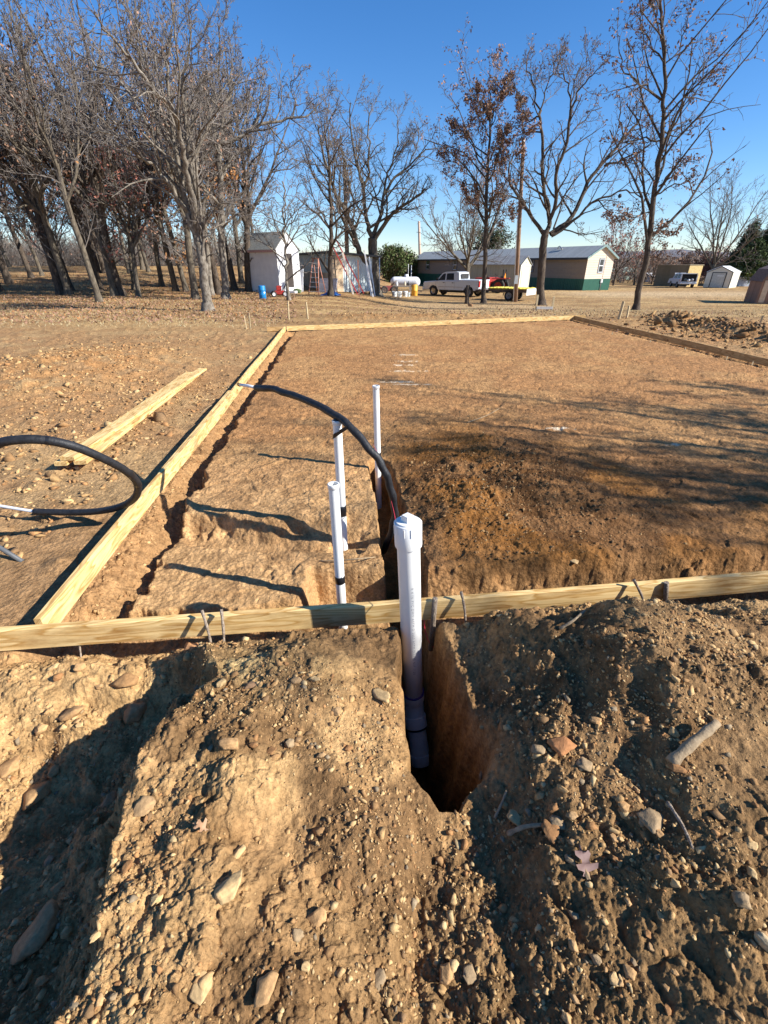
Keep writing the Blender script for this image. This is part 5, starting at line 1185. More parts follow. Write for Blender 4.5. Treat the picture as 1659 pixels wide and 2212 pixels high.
mb = MB(); mb.lathe([(0, .0), (.16, .0), (.16, .03), (0, .03)], 16, Matrix.Translation((Ls+.005, 1.25, 2.75)) @ Matrix.Rotation(PI/2, 4, 'Y')); mb.build('round_vent', white, t)
# ---- vehicles
tyre = plain('tyre', (.02, .02, .02), .85, col2=(.05, .045, .04)); rimm = plain('rim', (.35, .35, .36), .35, metal=.8, spec=.5)
def wheel(t, x, y, r, w_, rim=rimm, spokes=5, name='wheel'):
    M = Matrix.Translation((x, y, r)) @ Matrix.Rotation(PI/2, 4, 'X')
    mb = MB(); mb.lathe([(r*.6, -w_/2+.01), (r*.62, -w_/2), (r*.93, -w_/2), (r, -w_*.36), (r, w_*.36), (r*.93, w_/2), (r*.62, w_/2), (r*.6, w_/2-.01)], 26, M); ty = mb.build(name, tyre, t); sharpen(ty, 60)
    mb = MB(); mb.lathe([(0, w_*.2), (r*.15, w_*.3), (r*.2, w_*.22), (r*.5, w_*.2), (r*.6, w_*.45), (r*.63, w_*.44)], 26, M); mb.lathe([(0, -w_*.2), (r*.15, -w_*.3), (r*.2, -w_*.22), (r*.5, -w_*.2), (r*.6, -w_*.45), (r*.63, -w_*.44)], 26, M)
    for k in range(spokes):
        for s_ in (-1, 1):
            Mk = M @ Matrix.Rotation(2*PI*k/spokes, 4, 'Z'); mb.box(r*.12, r*.58, -r*.06, r*.06, (w_*.25 if s_ > 0 else -w_*.42), (w_*.42 if s_ > 0 else -w_*.25), Mk)
    mb.build('rim', rim, ty); return ty
def arch_prof(x0, x1, zb, wheels, rw_, n=9):
    """bottom edge from x0 to x1 with arches cut, left to right"""
    out = [(x0, zb)]
    for wx in wheels:
        a0 = math.asin(max(-1, min(1, (zb-rw_)/(rw_*1.22)))) ; R2 = rw_*1.22
        for k in range(n+1):
            a = PI-a0-(PI-2*a0)*k/n; out.append((wx+R2*math.cos(a), rw_+R2*math.sin(a)))
    out.append((x1, zb)); return out
def pane(t, pts, y, mat, name='window', th=.006):
    s_ = 1 if y > 0 else -1; mb = MB(); mb.prism(pts, min(y, y+s_*th), max(y, y+s_*th)); return mb.build(name, mat, t)
def vehicle(t, L_, W, paint, wheels, rw_, low, cabin, zbelt, panes, inset=.12, sill=.42):
    """low: profile of the body above the sill; cabin: 4+ point profile; x forward"""
    prof = arch_prof(0, L_, sill, wheels, rw_)+low
    mb = MB(); n = len(prof); half = W/2
    vs = []
    for (yy, k) in ((-half, 0), (-half+.04, 1), (half-.04, 1), (half, 0)):
        for x, z in prof:
            if k: vs.append((x, yy, z+(.03 if z > .75 else 0)))
            else: vs.append((min(max(x, .03), L_-.03), yy, z-(.0 if z < .75 else .02)))
    fs = [list(range(n)), list(range(4*n-1, 3*n-1, -1))]
    for r in range(3):
        for i in range(n): fs.append((r*n+(i+1) % n, r*n+i, (r+1)*n+i, (r+1)*n+(i+1) % n))
    mb.add(vs, fs); body = mb.build('body', paint, t)
    mb = MB(); top_z = max(z for _, z in cabin); vs = []
    for s_ in (-1, 1):
        for x, z in cabin:
            k = (z-zbelt)/(top_z-zbelt); vs.append((x, s_*(half-.03-inset*k), z))
    m = len(cabin); mb.add(vs, [list(range(m)), list(range(2*m-1, m-1, -1))]+[((i+1) % m, i, m+i, m+(i+1) % m) for i in range(m)]); cab = mb.build('cab', paint, t)
    for nm, pts in panes:
        for s_ in (-1, 1):
            mb = MB(); v2 = []
            for x, z in pts:
                k = (z-zbelt)/(top_z-zbelt); v2.append((x, s_*(half-.03-inset*k+.004), z))
            for x, z in pts:
                k = (z-zbelt)/(top_z-zbelt); v2.append((x, s_*(half-.03-inset*k-.02), z))
            q = len(pts); mb.add(v2, [list(range(q)), list(range(2*q-1, q-1, -1))]+[((i+1) % q, i, q+i, q+(i+1) % q) for i in range(q)]); mb.build(nm, glass_d, t)
    return body, cab
silver = plain('pearl_paint', (.58, .60, .61), .35, var=.03, metal=.15, spec=.5); silver2 = plain('white_car_paint', (.50, .52, .55), .3, var=.03, spec=.5)
chrome = plain('chrome', (.6, .6, .6), .2, metal=.9, spec=.5); redl = plain('tail_lamp', (.45, .02, .02), .25, spec=.5); blk = plain('black_plastic', (.025, .025, .025), .6); dirtp = plain('dusty_paint', (.40, .35, .31), .6)
# pickup: nose to the left and away. local x from tailgate (0) to nose (5.6)
th_ = math.radians(50); dirv = Vector((-math.sin(math.radians(40)), math.cos(math.radians(40)), 0))
pc = hit(1032, 643); rzp = math.atan2(.62, -.785)
t = thing('pickup_truck', 'pearl white four door pickup parked facing left before the long house', 'pickup truck', pc, rzp)
Lp_, Wp = 5.5, 1.95; t.location = pc+Vector((math.cos(rzp+PI/2)*-Wp/2*0, 0, 0))
W0 = Wp/2
# body axis centred: shift so that the near rear corner meets the ground point
cvec = Matrix.Rotation(rzp, 3, 'Z') @ Vector((0, -W0, 0)); t.location = pc+cvec; t.location.z = gz(t.location.x, t.location.y)
low = [(5.5, .95), (5.42, 1.08), (4.35, 1.16), (4.2, 1.18), (1.9, 1.20), (1.88, 1.28), (.02, 1.28), (0, 1.2)]
cabp = [(1.9, 1.17), (4.28, 1.13), (3.62, 1.78), (3.3, 1.88), (2.3, 1.90), (2.02, 1.84)]
pn = [('side_window', [(3.3, 1.25), (4.0, 1.22), (3.55, 1.72), (3.3, 1.76)]), ('side_window', [(2.42, 1.27), (3.18, 1.26), (3.18, 1.76), (2.5, 1.78)])]
vehicle(t, Lp_, Wp, silver, (.95, 4.45), .39, low, cabp, 1.15, pn, sill=.5)
mb = MB(); mb.box(.09, 1.8, -W0+.09, W0-.09, 1.283, 1.289); mb.build('bed_floor', blk, t)
mb = MB(); mb.box(1.885, 1.92, -.62, .62, 1.36, 1.74); mb.build('rear_window', glass_d, t)
mb = MB(); mb.add([(4.22, -.78, 1.19), (4.22, .78, 1.19), (3.66, .68, 1.755), (3.66, -.68, 1.755), (4.24, -.78, 1.21), (4.24, .78, 1.21), (3.68, .68, 1.775), (3.68, -.68, 1.775)], [(0, 1, 2, 3), (4, 7, 6, 5), (0, 4, 5, 1), (2, 6, 7, 3)]); mb.build('windscreen', glass_d, t)
for wx in (.95, 4.45):
    for s_ in (-1, 1): wheel(t, wx, s_*(W0-.14), .39, .25)
mb = MB(); mb.box(-.03, -.004, -W0+.22, W0-.22, .72, 1.26, ch=.008); tg = mb.build('tailgate', silver, t)
mb = MB(); mb.box(-.045, -.031, -.12, .12, 1.1, 1.16); mb.build('handle', blk, tg)
mb = MB(); mb.box(-.16, -.006, -W0+.02, W0-.02, .48, .68, ch=.03); mb.build('rear_bumper', chrome, t)
mb = MB(); mb.box(5.45, 5.62, -W0+.02, W0-.02, .42, .68, ch=.04); mb.build('front_bumper', silver, t)
mb = MB(); mb.box(5.47, 5.53, -.6, .6, .72, .98, ch=.01); mb.build('grille', blk, t)
for s_ in (-1, 1):
    y_ = s_*(W0-.1); mb = MB(); mb.box(-.035, .05, min(y_-.09, y_+.11), max(y_-.09, y_+.11), .78, 1.24, ch=.01); mb.build('tail_light', redl, t)
    y_ = s_*(W0-.2); mb = MB(); mb.box(5.38, 5.52, y_-.16, y_+.16, .76, .98, ch=.01); mb.build('headlight', plain('lamp', (.6, .6, .6), .15), t)
    y_ = s_*(W0+.1); mb = MB(); mb.box(3.95, 4.05, y_-.1, y_+.08, 1.2, 1.42, ch=.02); mb.build('mirror', blk, t)
    for xx in (2.5, 3.4):
        y_ = s_*(W0+.004); mb = MB(); mb.box(xx-.09, xx+.09, y_-.012, y_+.012, 1.03, 1.08, ch=.004); mb.build('door_handle', blk, t)
    for xx in (2.33, 3.24, 4.2): 
        y_ = s_*(W0+.0005); mb = MB(); mb.box(xx-.006, xx+.006, y_-.001, y_+.001, .55, 1.15); mb.build('door_seam', blk, t)
    y_ = s_*(W0+.002); mb = MB(); mb.box(1.5, 3.9, y_-.012, y_+.012, .72, .76); mb.build('side_strip', dirtp, t)
mb = MB(); mb.box(1.2, 4.0, -.7, .7, .30, .49); mb.build('chassis', blk, t)
# open backed car on the right: rear toward the viewer, nose left and away
pc = hit(1464, 622); rzc = math.atan2(.98, .2)
t = thing('open_backed_car', 'small white off road car with its rear hatch open, parked by the plywood box', 'car', pc, rzc); Lc, Wc = 4.6, 2.1; W0 = Wc/2
cvec = Matrix.Rotation(rzc, 3, 'Z') @ Vector((0, -W0, 0)); t.location = pc+cvec; t.location.z = gz(t.location.x, t.location.y)
low = [(4.3, .9), (4.2, 1.0), (3.1, 1.08), (0.02, 1.10), (0, .9)]; cabp = [(.02, 1.08), (3.12, 1.06), (2.65, 1.62), (2.4, 1.72), (.25, 1.74), (.12, 1.68)]
vehicle(t, Lc, Wc, silver2, (.85, 3.35), .36, low, cabp, 1.07, [('side_window', [(.35, 1.17), (1.35, 1.16), (1.35, 1.62), (.45, 1.64)]), ('side_window', [(1.48, 1.16), (2.8, 1.14), (2.5, 1.58), (1.48, 1.62)])], sill=.48)
mb = MB(); mb.box(-.03, .10, -W0+.16, W0-.16, .78, 1.66); mb.build('open_hatchway', plain('hatch_shade', (.012, .012, .012), .9), t)  # black slab stands for the shade inside the open hatch
mb = MB(); mb.box(-.06, -.031, -W0+.12, W0-.12, .7, .78); mb.box(-.06, -.031, -W0+.05, -W0+.14, .7, 1.62); mb.box(-.06, -.031, W0-.14, W0-.05, .7, 1.62); mb.box(-.06, .1, -W0+.1, W0-.1, 1.66, 1.745, ch=.01); mb.build('hatch_frame', silver2, t)
mb = MB(); mb.box(-.2, -.01, -W0+.02, W0-.02, .46, .66, ch=.03); mb.build('rear_bumper', silver2, t)
for k, (yy, zz, cc) in enumerate(((-.4, .98, (.25, .25, .27)), (.0, .92, (.7, .7, .7)), (.42, 1.0, (.12, .14, .13)))):
    mb = MB(); mb.lathe([(0, -.15), (.16, -.12), (.2, 0), (.15, .12), (0, .15)], 12, Matrix.Translation((-.045, yy, zz))); mb.build('cargo', plain('cargo%d' % k, cc, .7), t)
for wx in (.85, 3.35):
    for s_ in (-1, 1): wheel(t, wx, s_*(W0-.12), .36, .22)
mb = MB(); mb.box(-.12, .03, .15, .5, .2, .46); mb.build('muffler', blk, t); mb = MB(); mb.box(.9, 3.2, -.6, .6, .28, .47); mb.build('chassis', blk, t)
mb = MB(); mb.add([(3.10, -.74, 1.12), (3.10, .74, 1.12), (2.68, .64, 1.6), (2.68, -.64, 1.6), (3.12, -.74, 1.14), (3.12, .74, 1.14), (2.70, .64, 1.62), (2.70, -.64, 1.62)], [(0, 1, 2, 3), (4, 7, 6, 5), (0, 4, 5, 1), (2, 6, 7, 3)]); mb.build('windscreen', glass_d, t)
for s_ in (-1, 1):
    y_ = s_*(W0-.06); mb = MB(); mb.box(-.04, .03, y_-.05, y_+.065, .8, 1.06, ch=.008); mb.build('tail_light', redl, t)
# raised bonnet glint: the white car's bonnet stands open
mb = MB(); mb.add([(3.15, -.7, 1.14), (3.15, .7, 1.14), (3.6, .7, 1.75), (3.6, -.7, 1.75), (3.18, -.7, 1.12), (3.18, .7, 1.12), (3.64, .7, 1.73), (3.64, -.7, 1.73)], [(0, 1, 2, 3), (4, 7, 6, 5), (0, 4, 5, 1), (2, 6, 7, 3), (0, 3, 7, 4), (1, 5, 6, 2)]); mb.build('raised_bonnet', silver2, t)
# flatbed trailer
yel = plain('yellow_deck', (.75, .60, .06), .6, col2=(.62, .48, .08), scale=12); rust = plain('rusty_frame', (.07, .055, .05), .7, col2=(.14, .09, .06), scale=8)
pc = hit(1134, 652); rzt = math.atan2(.60, -.80)
t = thing('flatbed_trailer', 'low trailer with bright yellow deck and white tail board, between pole and oak', 'trailer', pc, rzt)
Lt, Wt = 3.1, 1.9; cvec = Matrix.Rotation(rzt, 3, 'Z') @ Vector((0, -Wt/2, 0)); t.location = pc+cvec; t.location.z = gz(t.location.x, t.location.y); H0 = .86
mb = MB(); mb.box(0, Lt, -Wt/2, Wt/2, H0-.06, H0, ch=.01)
mb.build('deck', yel, t)
rq = random.Random(4); vs = []; nx, ny = 34, 18
for i in range(nx):
    for j in range(ny): vs.append((.03+(Lt-.06)*i/(nx-1), -Wt/2+.02+(Wt-.04)*j/(ny-1), H0+.004+.05*rq.random()**2))
mb = MB(); mb.add(vs, [(i*ny+j, (i+1)*ny+j, (i+1)*ny+j+1, i*ny+j+1) for i in range(nx-1) for j in range(ny-1)]); mb.build('straw_cover', plain('yellow_straw', (.8, .66, .12), .8), t)
mb = MB(); mb.box(.02, Lt-.02, -Wt/2+.03, -Wt/2+.10, H0-.26, H0-.062); mb.box(.02, Lt-.02, Wt/2-.10, Wt/2-.03, H0-.26, H0-.062)
for x_ in (.1, .8, 1.5, 2.2, 2.9): mb.box(x_-.04, x_+.04, -Wt/2+.101, Wt/2-.101, H0-.2, H0-.063)
mb.tube([(Lt, -.5, H0-.2), (Lt+1.2, 0, H0-.25)], .05, 6); mb.tube([(Lt, .5, H0-.2), (Lt+1.2, 0, H0-.25)], .05, 6); mb.box(Lt+1.1, Lt+1.5, -.06, .06, H0-.3, H0-.2); mb.build('frame', rust, t)
mb = MB(); mb.box(-.035, -.005, -Wt/2, Wt/2, H0-.44, H0-.01, ch=.003); tb = mb.build('tail_board', plain('dirty_white_board', (.62, .60, .56), .7, var=.12, scale=4), t)
text_mesh('WANT', .34, plain('faded_red', (.42, .26, .24), .8), tb, 'faded_lettering', (-.0365, 0, H0-.225), (PI/2, 0, -PI/2))
mb = MB(); mb.tube([(1.35, -Wt/2+.05, .38), (1.35, Wt/2-.05, .38)], .04, 8); mb.build('axle', rust, t)
for s_ in (-1, 1):
    wheel(t, 1.35, s_*(Wt/2-.12), .37, .22, rim=plain('dull_rim', (.3, .28, .26), .6))
    mb = MB(); R2 = .44; prof = [(1.35+R2*math.cos(a), .36+R2*math.sin(a)) for a in [PI*k/10 for k in range(11)]]+[(1.35+(R2+.02)*math.cos(a), .36+(R2+.02)*math.sin(a)) for a in [PI-PI*k/10 for k in range(11)]]
    y_ = s_*(Wt/2+.02); mb.prism(prof, y_-.12, y_+.02); mb.build('mudguard', rust, t)
# small red tractor behind trailer and truck
redp = plain('tractor_red', (.40, .03, .025), .45, col2=(.28, .04, .03)); 
pc = atY(1083, 620, 49); pc.z = gz(pc.x, 49)
t = thing('tractor', 'small red tractor with an orange warning triangle, half hidden behind the trailer', 'tractor', pc, math.atan2(.5, -.86))
mb = MB(); mb.box(.9, 2.6, -.32, .32, .75, 1.3, ch=.06); mb.build('bonnet', redp, t); mb = MB(); mb.box(-.2, 2.4, -.2, .2, .45, .748); mb.build('chassis', blk, t)
mb = MB(); mb.box(.1, .5, -.25, .25, 1.0, 1.08, ch=.02); mb.box(.02, .1, -.25, .25, 1.0, 1.45, ch=.02); mb.build('seat', blk, t)
for s_ in (-1, 1):
    wheel(t, .1, s_*.7, .6, .32, rim=redp); wheel(t, 2.2, s_*.6, .36, .2, rim=redp)
    y_ = s_*.7; mb = MB(); mb.box(-.5, .75, y_-.2, y_+.2, 1.21, 1.27, ch=.01); mb.build('fender', redp, t)
    mb = MB(); mb.box(-.22, -.14, s_*.42-.04, s_*.42+.04, .9, 2.0); mb.build('roll_post', blk, t)
mb = MB(); mb.tube([(.7, 0, 1.3), (.62, 0, 1.5)], .02, 6); mb.lathe([(.17, -.015), (.2, 0), (.17, .015)], 16, Matrix.Translation((.6, 0, 1.5)) @ Matrix.Rotation(-.5, 4, 'Y')); mb.build('steering_wheel', blk, t)
mb = MB(); mb.add([(-.26, -.24, 1.3), (-.26, .24, 1.3), (-.26, 0, 1.75), (-.24, -.24, 1.3), (-.24, .24, 1.3), (-.24, 0, 1.75)], [(0, 1, 2), (5, 4, 3), (0, 3, 4, 1), (1, 4, 5, 2), (2, 5, 3, 0)]); mb.build('warning_triangle', plain('orange_sign', (.85, .25, .02), .5), t)
pc = atY(1061, 612, 49.5); pc.z = gz(pc.x, pc.y)
t = thing('red_implement', 'red painted machine showing above the bed of the white pickup', 'machine', pc, .6)
mb = MB(); mb.box(-.6, .6, -.3, .3, .9, 1.35, ch=.05); mb.build('hopper', redp, t); mb = MB(); mb.box(-.5, -.4, -.2, .2, 0, .9); mb.box(.4, .5, -.2, .2, 0, .9); mb.box(-.6, .6, -.04, .04, 1.351, 1.42); mb.build('legs', blk, t)
# ---- utility poles
polem = plain('pole_wood', (.20, .12, .07), .9, col2=(.36, .23, .15), scale=8, stretch=(3, 3, .4), bump=.4); galv = plain('galvanised', (.55, .56, .56), .4, metal=.4)
pc = hit(1114, 652); t = thing('utility_pole', 'brown wooden pole with a white conduit, between the leafy oak and the forked oak', 'utility pole', pc)
tp = atY(1131, 300, pc.y)-pc
mb = MB(); mb.tube([(0, 0, -.3), tp*.5, tp], [.155, .13, .11], 14); mb.build('pole', polem, t)
mb = MB(); mb.tube([Vector((-.19, -.05, 0)), tp*.45+Vector((-.16, -.05, 0)), tp*.72+Vector((-.14, -.05, 0))], .035, 8); mb.build('conduit', white, t)
mb = MB(); mb.box(-.33, -.08, -.2, -.06, 1.2, 1.75, ch=.01); mb.build('meter', plain('meter_grey', (.4, .42, .42), .5), t)
mb = MB(); mb.tube([tp+Vector((0, -.12, -.2)), tp+Vector((0, -.22, -.15))], .05, 8); mb.build('insulator', white, t); top1 = pc+tp
pc = atY(751, 600, 39.0); pc.z = gz(pc.x, 39.0); t = thing('utility_pole', 'wooden pole rising behind the long shed roof through the double trunked oak', 'utility pole', pc)
tp = atY(744, 345, 39.0)-pc; mb = MB(); mb.tube([(0, 0, -.3), tp*.5, tp], [.17, .15, .12], 14); mb.build('pole', plain('pole_wood_pale', (.33, .20, .11), .9, col2=(.52, .35, .22), scale=8, stretch=(3, 3, .4)), t)
mb = MB(); mb.box(.1, .35, -.15, .1, tp.z*.72, tp.z*.72+.7, ch=.03); mb.build('transformer', plain('pale_grey', (.5, .52, .54), .5), t); mb = MB(); mb.box(-.5, .6, -.14, -.06, tp.z-.4, tp.z-.3); mb.build('crossarm', polem, t); top2 = pc+tp
pc = atY(909, 600, 90); pc.z = gz(pc.x, 90)-.5; t = thing('utility_pole', 'far pale pole standing beyond the left end of the long house roof', 'utility pole', pc)
tp = atY(905, 478, 90)-pc; mb = MB(); mb.tube([(0, 0, 0), tp*.5, tp], [.24, .22, .19], 10); mb.build('pole', plain('pale_pole', (.5, .36, .27), .9), t); top3 = pc+tp
for i, (a_, b__, lb_) in enumerate(((top2, top1, 'thin sagging cable strung between the two wooden poles'), (top2, top3, 'thin cable running from the left wooden pole to the far pale pole'))):
    mid = (a_+b__)/2-Vector((0, 0, 1.6)); P_ = [a_*(1-s_)**2+mid*2*s_*(1-s_)+b__*s_**2 for s_ in [k/16 for k in range(17)]]
    mb = MB(); mb.tube(P_, .011, 5); o = mb.build('power_cable', blk); tag(o, lb_, 'cable')
# cut stump
pc = hit(1008, 656); t = thing('tree_stump', 'thin cut off tree stump standing in front of the pickup rear wheel', 'stump', pc)
mb = MB(); mb.tube([(0, 0, -.2), (0, 0, .1), (.01, 0, .5), (.0, 0, 1.18)], [.22, .16, .135, .13], 12); mb.build('trunk', bark_d, t); mb = MB(); mb.lathe([(.0, 1.185), (.125, 1.183)], 12); mb.build('cut_face', plain('cut_wood', (.6, .45, .28), .8), t)
pc = hit(1015, 661); o = rock_obj(1016, 662, 16, 1.0, (.30, .2, .13), 'lump of wood and dirt at the foot of the thin cut stump', 'log_piece')
o['category'] = 'log'
# ---- white shed on the left
q = hit(610, 636); rzw = math.atan2(-.36, .93)
wshed = plain('white_shed_paint', (.70, .69, .70), .7, col2=(.80, .79, .79), scale=2); shing = plain('shingles', (.20, .20, .18), .95, col2=(.34, .34, .31), scale=9, bump=.5, bscale=20, stretch=(1, 1, 3))
Ls, Ws = 2.35, 2.5
fl = hit(605, 634)
t = thing('garden_shed', 'narrow white shed with grey shingle roof and open dark doorway, left of the long shed', 'shed', fl, 0)
# gable faces the sun to the right; long side faces the viewer's left
rzw = math.radians(-37); 
d_ = Matrix.Rotation(rzw, 3, 'Z') @ Vector((3.4, 0, 0)); t.location = fl-Vector((d_.x, d_.y, 0)); t.location.z = fl.z; t.rotation_euler.z = rzw
gable(t, 3.4, 2.0, 2.65, 3.6, wshed, shing, over=.12, overx=.06)
for y0_, y1_ in ((.0, .12), (1.88, 2.0), (.45, .57)): mb = MB(); mb.box(3.401, 3.43, y0_, y1_, .05, 2.6); mb.build('trim_board', white, t)
mb = MB(); mb.box(3.401, 3.42, .8, 1.35, .35, 2.4); mb.build('doorway', plain('doorway_shade', (.05, .04, .035), .8), t)  # dark panel stands for the shade inside the open doorway
mb = MB(); mb.box(.0, 3.4, -.14, -.124, 2.46, 2.60); mb.build('eave_board', plain('pink_eave', (.5, .3, .28), .7), t)
mb = MB(); mb.box(.1, 3.3, .1, 1.9, -.15, .0); mb.build('skids', plain('skids', (.1, .08, .06), .9), t)
mb = MB(); mb.box(3.44, 4.0, .8, 1.4, -.05, .14); mb.build('step', wshed, t)
# ---- long metal and board shed
corr = striped('blue_grey_tin', (.26, .34, .36), (.40, .48, .49), 0, .12, .5, .2, depth=.04); plank = striped('weathered_planks', (.22, .16, .11), (.52, .41, .29), 0, .16, .9, depth=.03, sharp=True); endt = striped('pale_blue_tin', (.52, .60, .60), (.62, .68, .66), 1, .18, .5, .1, depth=.04)
pa = atY(634, 620, 50); pb = atY(719, 634, 37.5); pa.z = pb.z = 0
d_ = pb-pa; LL = d_.length; rzl = math.atan2(d_.y, d_.x)
zb_ = gz(pb.x, pb.y)
t = thing('long_shed', 'long low shed of dark tin over weathered planks with pale blue end wall', 'shed', (pa.x, pa.y, zb_-.05), rzl); Wl = 3.3
mb = MB(); mb.box(0, LL, .02, Wl, 0, 1.25); mb.build('plank_wall', plank, t)
mb = MB(); mb.add([(0, 0, 1.25), (LL, 0, 1.25), (LL, 0, 2.5), (0, 0, 2.5), (0, .04, 1.25), (LL, .04, 1.25), (LL, .04, 2.5), (0, .04, 2.5)], [(0, 1, 2, 3), (4, 7, 6, 5), (0, 4, 5, 1)]); mb.build('tin_wall', corr, t)
mb = MB(); mb.add([(LL+.005, .0, 0), (LL+.005, Wl, 0), (LL+.005, Wl, 2.25), (LL+.005, 0, 2.5), (LL-.03, 0, 0), (LL-.03, Wl, 0), (LL-.03, Wl, 2.25), (LL-.03, 0, 2.5)], [(0, 1, 2, 3), (7, 6, 5, 4), (0, 4, 5, 1), (1, 5, 6, 2), (3, 7, 4, 0)]); mb.build('end_wall', endt, t)
mb = MB(); mb.box(LL+.008, LL+.03, .02, .85, .02, 2.35); mb.build('plywood_panel', plain('plywood_tan', (.62, .44, .27), .8, col2=(.72, .55, .36), scale=4), t)
mb = MB(); mb.add([(-.2, -.25, 2.53), (LL+.35, -.25, 2.53), (LL+.35, Wl+.5, 2.24), (-.2, Wl+.5, 2.24), (-.2, -.25, 2.66), (LL+.35, -.25, 2.66), (LL+.35, Wl+.5, 2.37), (-.2, Wl+.5, 2.37)], [(3, 2, 1, 0), (4, 5, 6, 7), (0, 1, 5, 4), (1, 2, 6, 5), (2, 3, 7, 6), (3, 0, 4, 7)]); mb.build('roof', plain('dark_roof', (.06, .06, .055), .8, col2=(.13, .125, .11), scale=4), t)
mb = MB(); mb.tube([(LL+.3, Wl+.3, -.1), (LL+.3, Wl+.3, 2.3)], .05, 6); mb.build('corner_post', galv, t)
def lean(name, label, cat, px, py, Y, h, rz_, tilt, builder):
    q = hit(px, py); t = thing(name, label, cat, q, rz_); t.rotation_euler = (tilt[0], tilt[1], rz_); builder(t, h); return t
def ladder(rail, rung, w_=.42, n=10, rt=.03):
    def f(t, h):
        for s_ in (-1, 1): mb = MB(); mb.box(s_*w_/2-rt/2, s_*w_/2+rt/2, -.04, .04, 0, h, ch=.004); mb.build('rail', rail, t)
        mb = MB()
        for k in range(n): z_ = h*(k+.7)/(n+.4); mb.box(-w_/2+rt/2, w_/2-rt/2, -.018, .018, z_-.018, z_+.018)
        mb.build('rungs', rung, t)
    return f
orange_l = plain('orange_fibreglass', (.55, .24, .16), .5); redlad = plain('red_fibreglass', (.42, .05, .045), .5); alu = plain('aluminium', (.65, .66, .67), .35, metal=.5)
# stepladder with two legs pairs
q = hit(679, 636); t = thing('stepladder', 'orange and aluminium stepladder standing open in front of the long shed', 'stepladder', q, -.35); t.scale = (.88, .88, .88)
for s_ in (-1, 1):
    mb = MB(); mb.tube([(s_*.42, -.1, 0), (s_*.22, .55, 2.35)], .04, 6); mb.build('front_rail', orange_l, t)
    mb = MB(); mb.tube([(s_*.38, 1.2, 0), (s_*.2, .62, 2.3)], .03, 6); mb.build('rear_rail', orange_l, t)
for k in range(7):
    f_ = (k+.6)/7.4; mb = MB(); mb.box(-.42+.2*f_, .42-.2*f_, -.1+.65*f_-.05, -.1+.65*f_+.05, 2.35*f_-.018, 2.35*f_+.018); mb.build('step', alu, t)
mb = MB(); mb.box(-.25, .25, .48, .7, 2.35, 2.42, ch=.01); mb.build('top_cap', orange_l, t)
lean('extension_ladder', 'long red extension ladder leaning left against the end of the long shed', 'ladder', 783, 634, 31.5, 3.9, .1, (-.08, -.50, 0), ladder(redlad, alu, .42, 14, .08)).location.y -= 1.9
def ladder2(): pass
lean('ladder', 'thin dark ladder standing against the pale blue end wall', 'ladder', 727, 630, 32.9, 2.35, .9, (-.06, .0, 0), ladder(trimb, trimb, .34, 7, .03)).location.y -= .9
for i, (x, y, Y, h, tl, m_, lb_, r_) in enumerate(((806, 641, 29.6, 3.0, -.20, white, 'long white pipe leaning on the double trunked oak, nearer the viewer', .045), (802, 639, 30.0, 2.8, -.16, alu, 'grey pole leaning on the double trunked oak beside the white pipe', .035), (810, 640, 30.3, 2.6, -.15, alu, 'shorter pale pole propped on the double trunked oak, closest to its trunk', .04), (763, 636, 32.0, 2.7, -.25, plain('pale_board', (.7, .62, .5), .7), 'pale board leaning on the end of the long shed behind the red ladder', .06), (776, 641, 31, 2.2, -.02, plain('rust_pole', (.28, .13, .08), .8), 'upright rusty pole between the red ladder and the white pipe', .04))):
    q = hit(x, y); mb = MB(); mb.box(-r_, r_, -r_*.6, r_*.6, -.1, h, ch=.004); o = mb.build('leaning_pole', m_); o.location = q; o.rotation_euler = (-.1, tl, 0); tag(o, lb_, 'pole')
# tin sheets, tarp, drum, mower
q = hit(706, 632); mb = MB(); mb.box(-.75, .75, -.02, .02, 0, .95); o = mb.build('tin_sheet', striped('grey_sheet', (.3, .3, .33), (.38, .37, .4), 2, .2, .5, .2)); o.location = q; o.rotation_euler = (-.35, 0, -.5); tag(o, 'grey metal sheet leaning against the long shed behind the stepladder', 'metal sheet')
q = hit(645, 630); mb = MB(); mb.box(-.35, .35, -.04, .04, 0, 1.5, ch=.01); o = mb.build('mattress_panel', plain('blue_white_panel', (.5, .52, .58), .6, col2=(.72, .73, .75), scale=1.5)); o.location = (q.x, q.y, gz(q.x, q.y)); o.rotation_euler = (-.1, .06, -.3); tag(o, 'pale bluish panel standing between the white shed and the long shed', 'panel')
q = hit(712, 640); mb = MB(); rs2 = np.random.RandomState(8)
vs = []; n_ = 10
for i in range(n_):
    for j in range(n_): u_, v_ = i/(n_-1)-.5, j/(n_-1)-.5; vs.append((u_*1.3, v_*.7, .02+.28*math.exp(-(u_*u_+v_*v_)*9)*(1+.4*rs2.normal())))
mb.add(vs, [(i*n_+j, (i+1)*n_+j, (i+1)*n_+j+1, i*n_+j+1) for i in range(n_-1) for j in range(n_-1)], True); mb.box(-.4, .4, -.2, .2, -.02, .05); o = mb.build('blue_tarp', plain('tarp_blue', (.05, .16, .42), .5)); o.location = (q.x, q.y+.8, q.z); tag(o, 'crumpled blue tarp on the ground by the slim dark tree', 'tarp')
q = hit(568, 645); t = thing('barrel', 'bright blue plastic barrel standing in front of the white shed', 'barrel', q); bl = plain('barrel_blue', (.015, .20, .48), .4, var=.1)
mb = MB(); mb.lathe([(0, 0), (.27, 0), (.29, .03), (.295, .28), (.305, .30), (.295, .32), (.295, .58), (.305, .60), (.295, .62), (.29, .86), (.27, .9), (.24, .9), (.24, .87), (0, .87)], 28); sharpen(mb.build('drum', bl, t), 50)
mb = MB(); mb.lathe([(0, .875), (.035, .875), (.035, .895), (0, .895)], 12, Matrix.Translation((.14, 0, 0))); mb.build('bung', white, t)
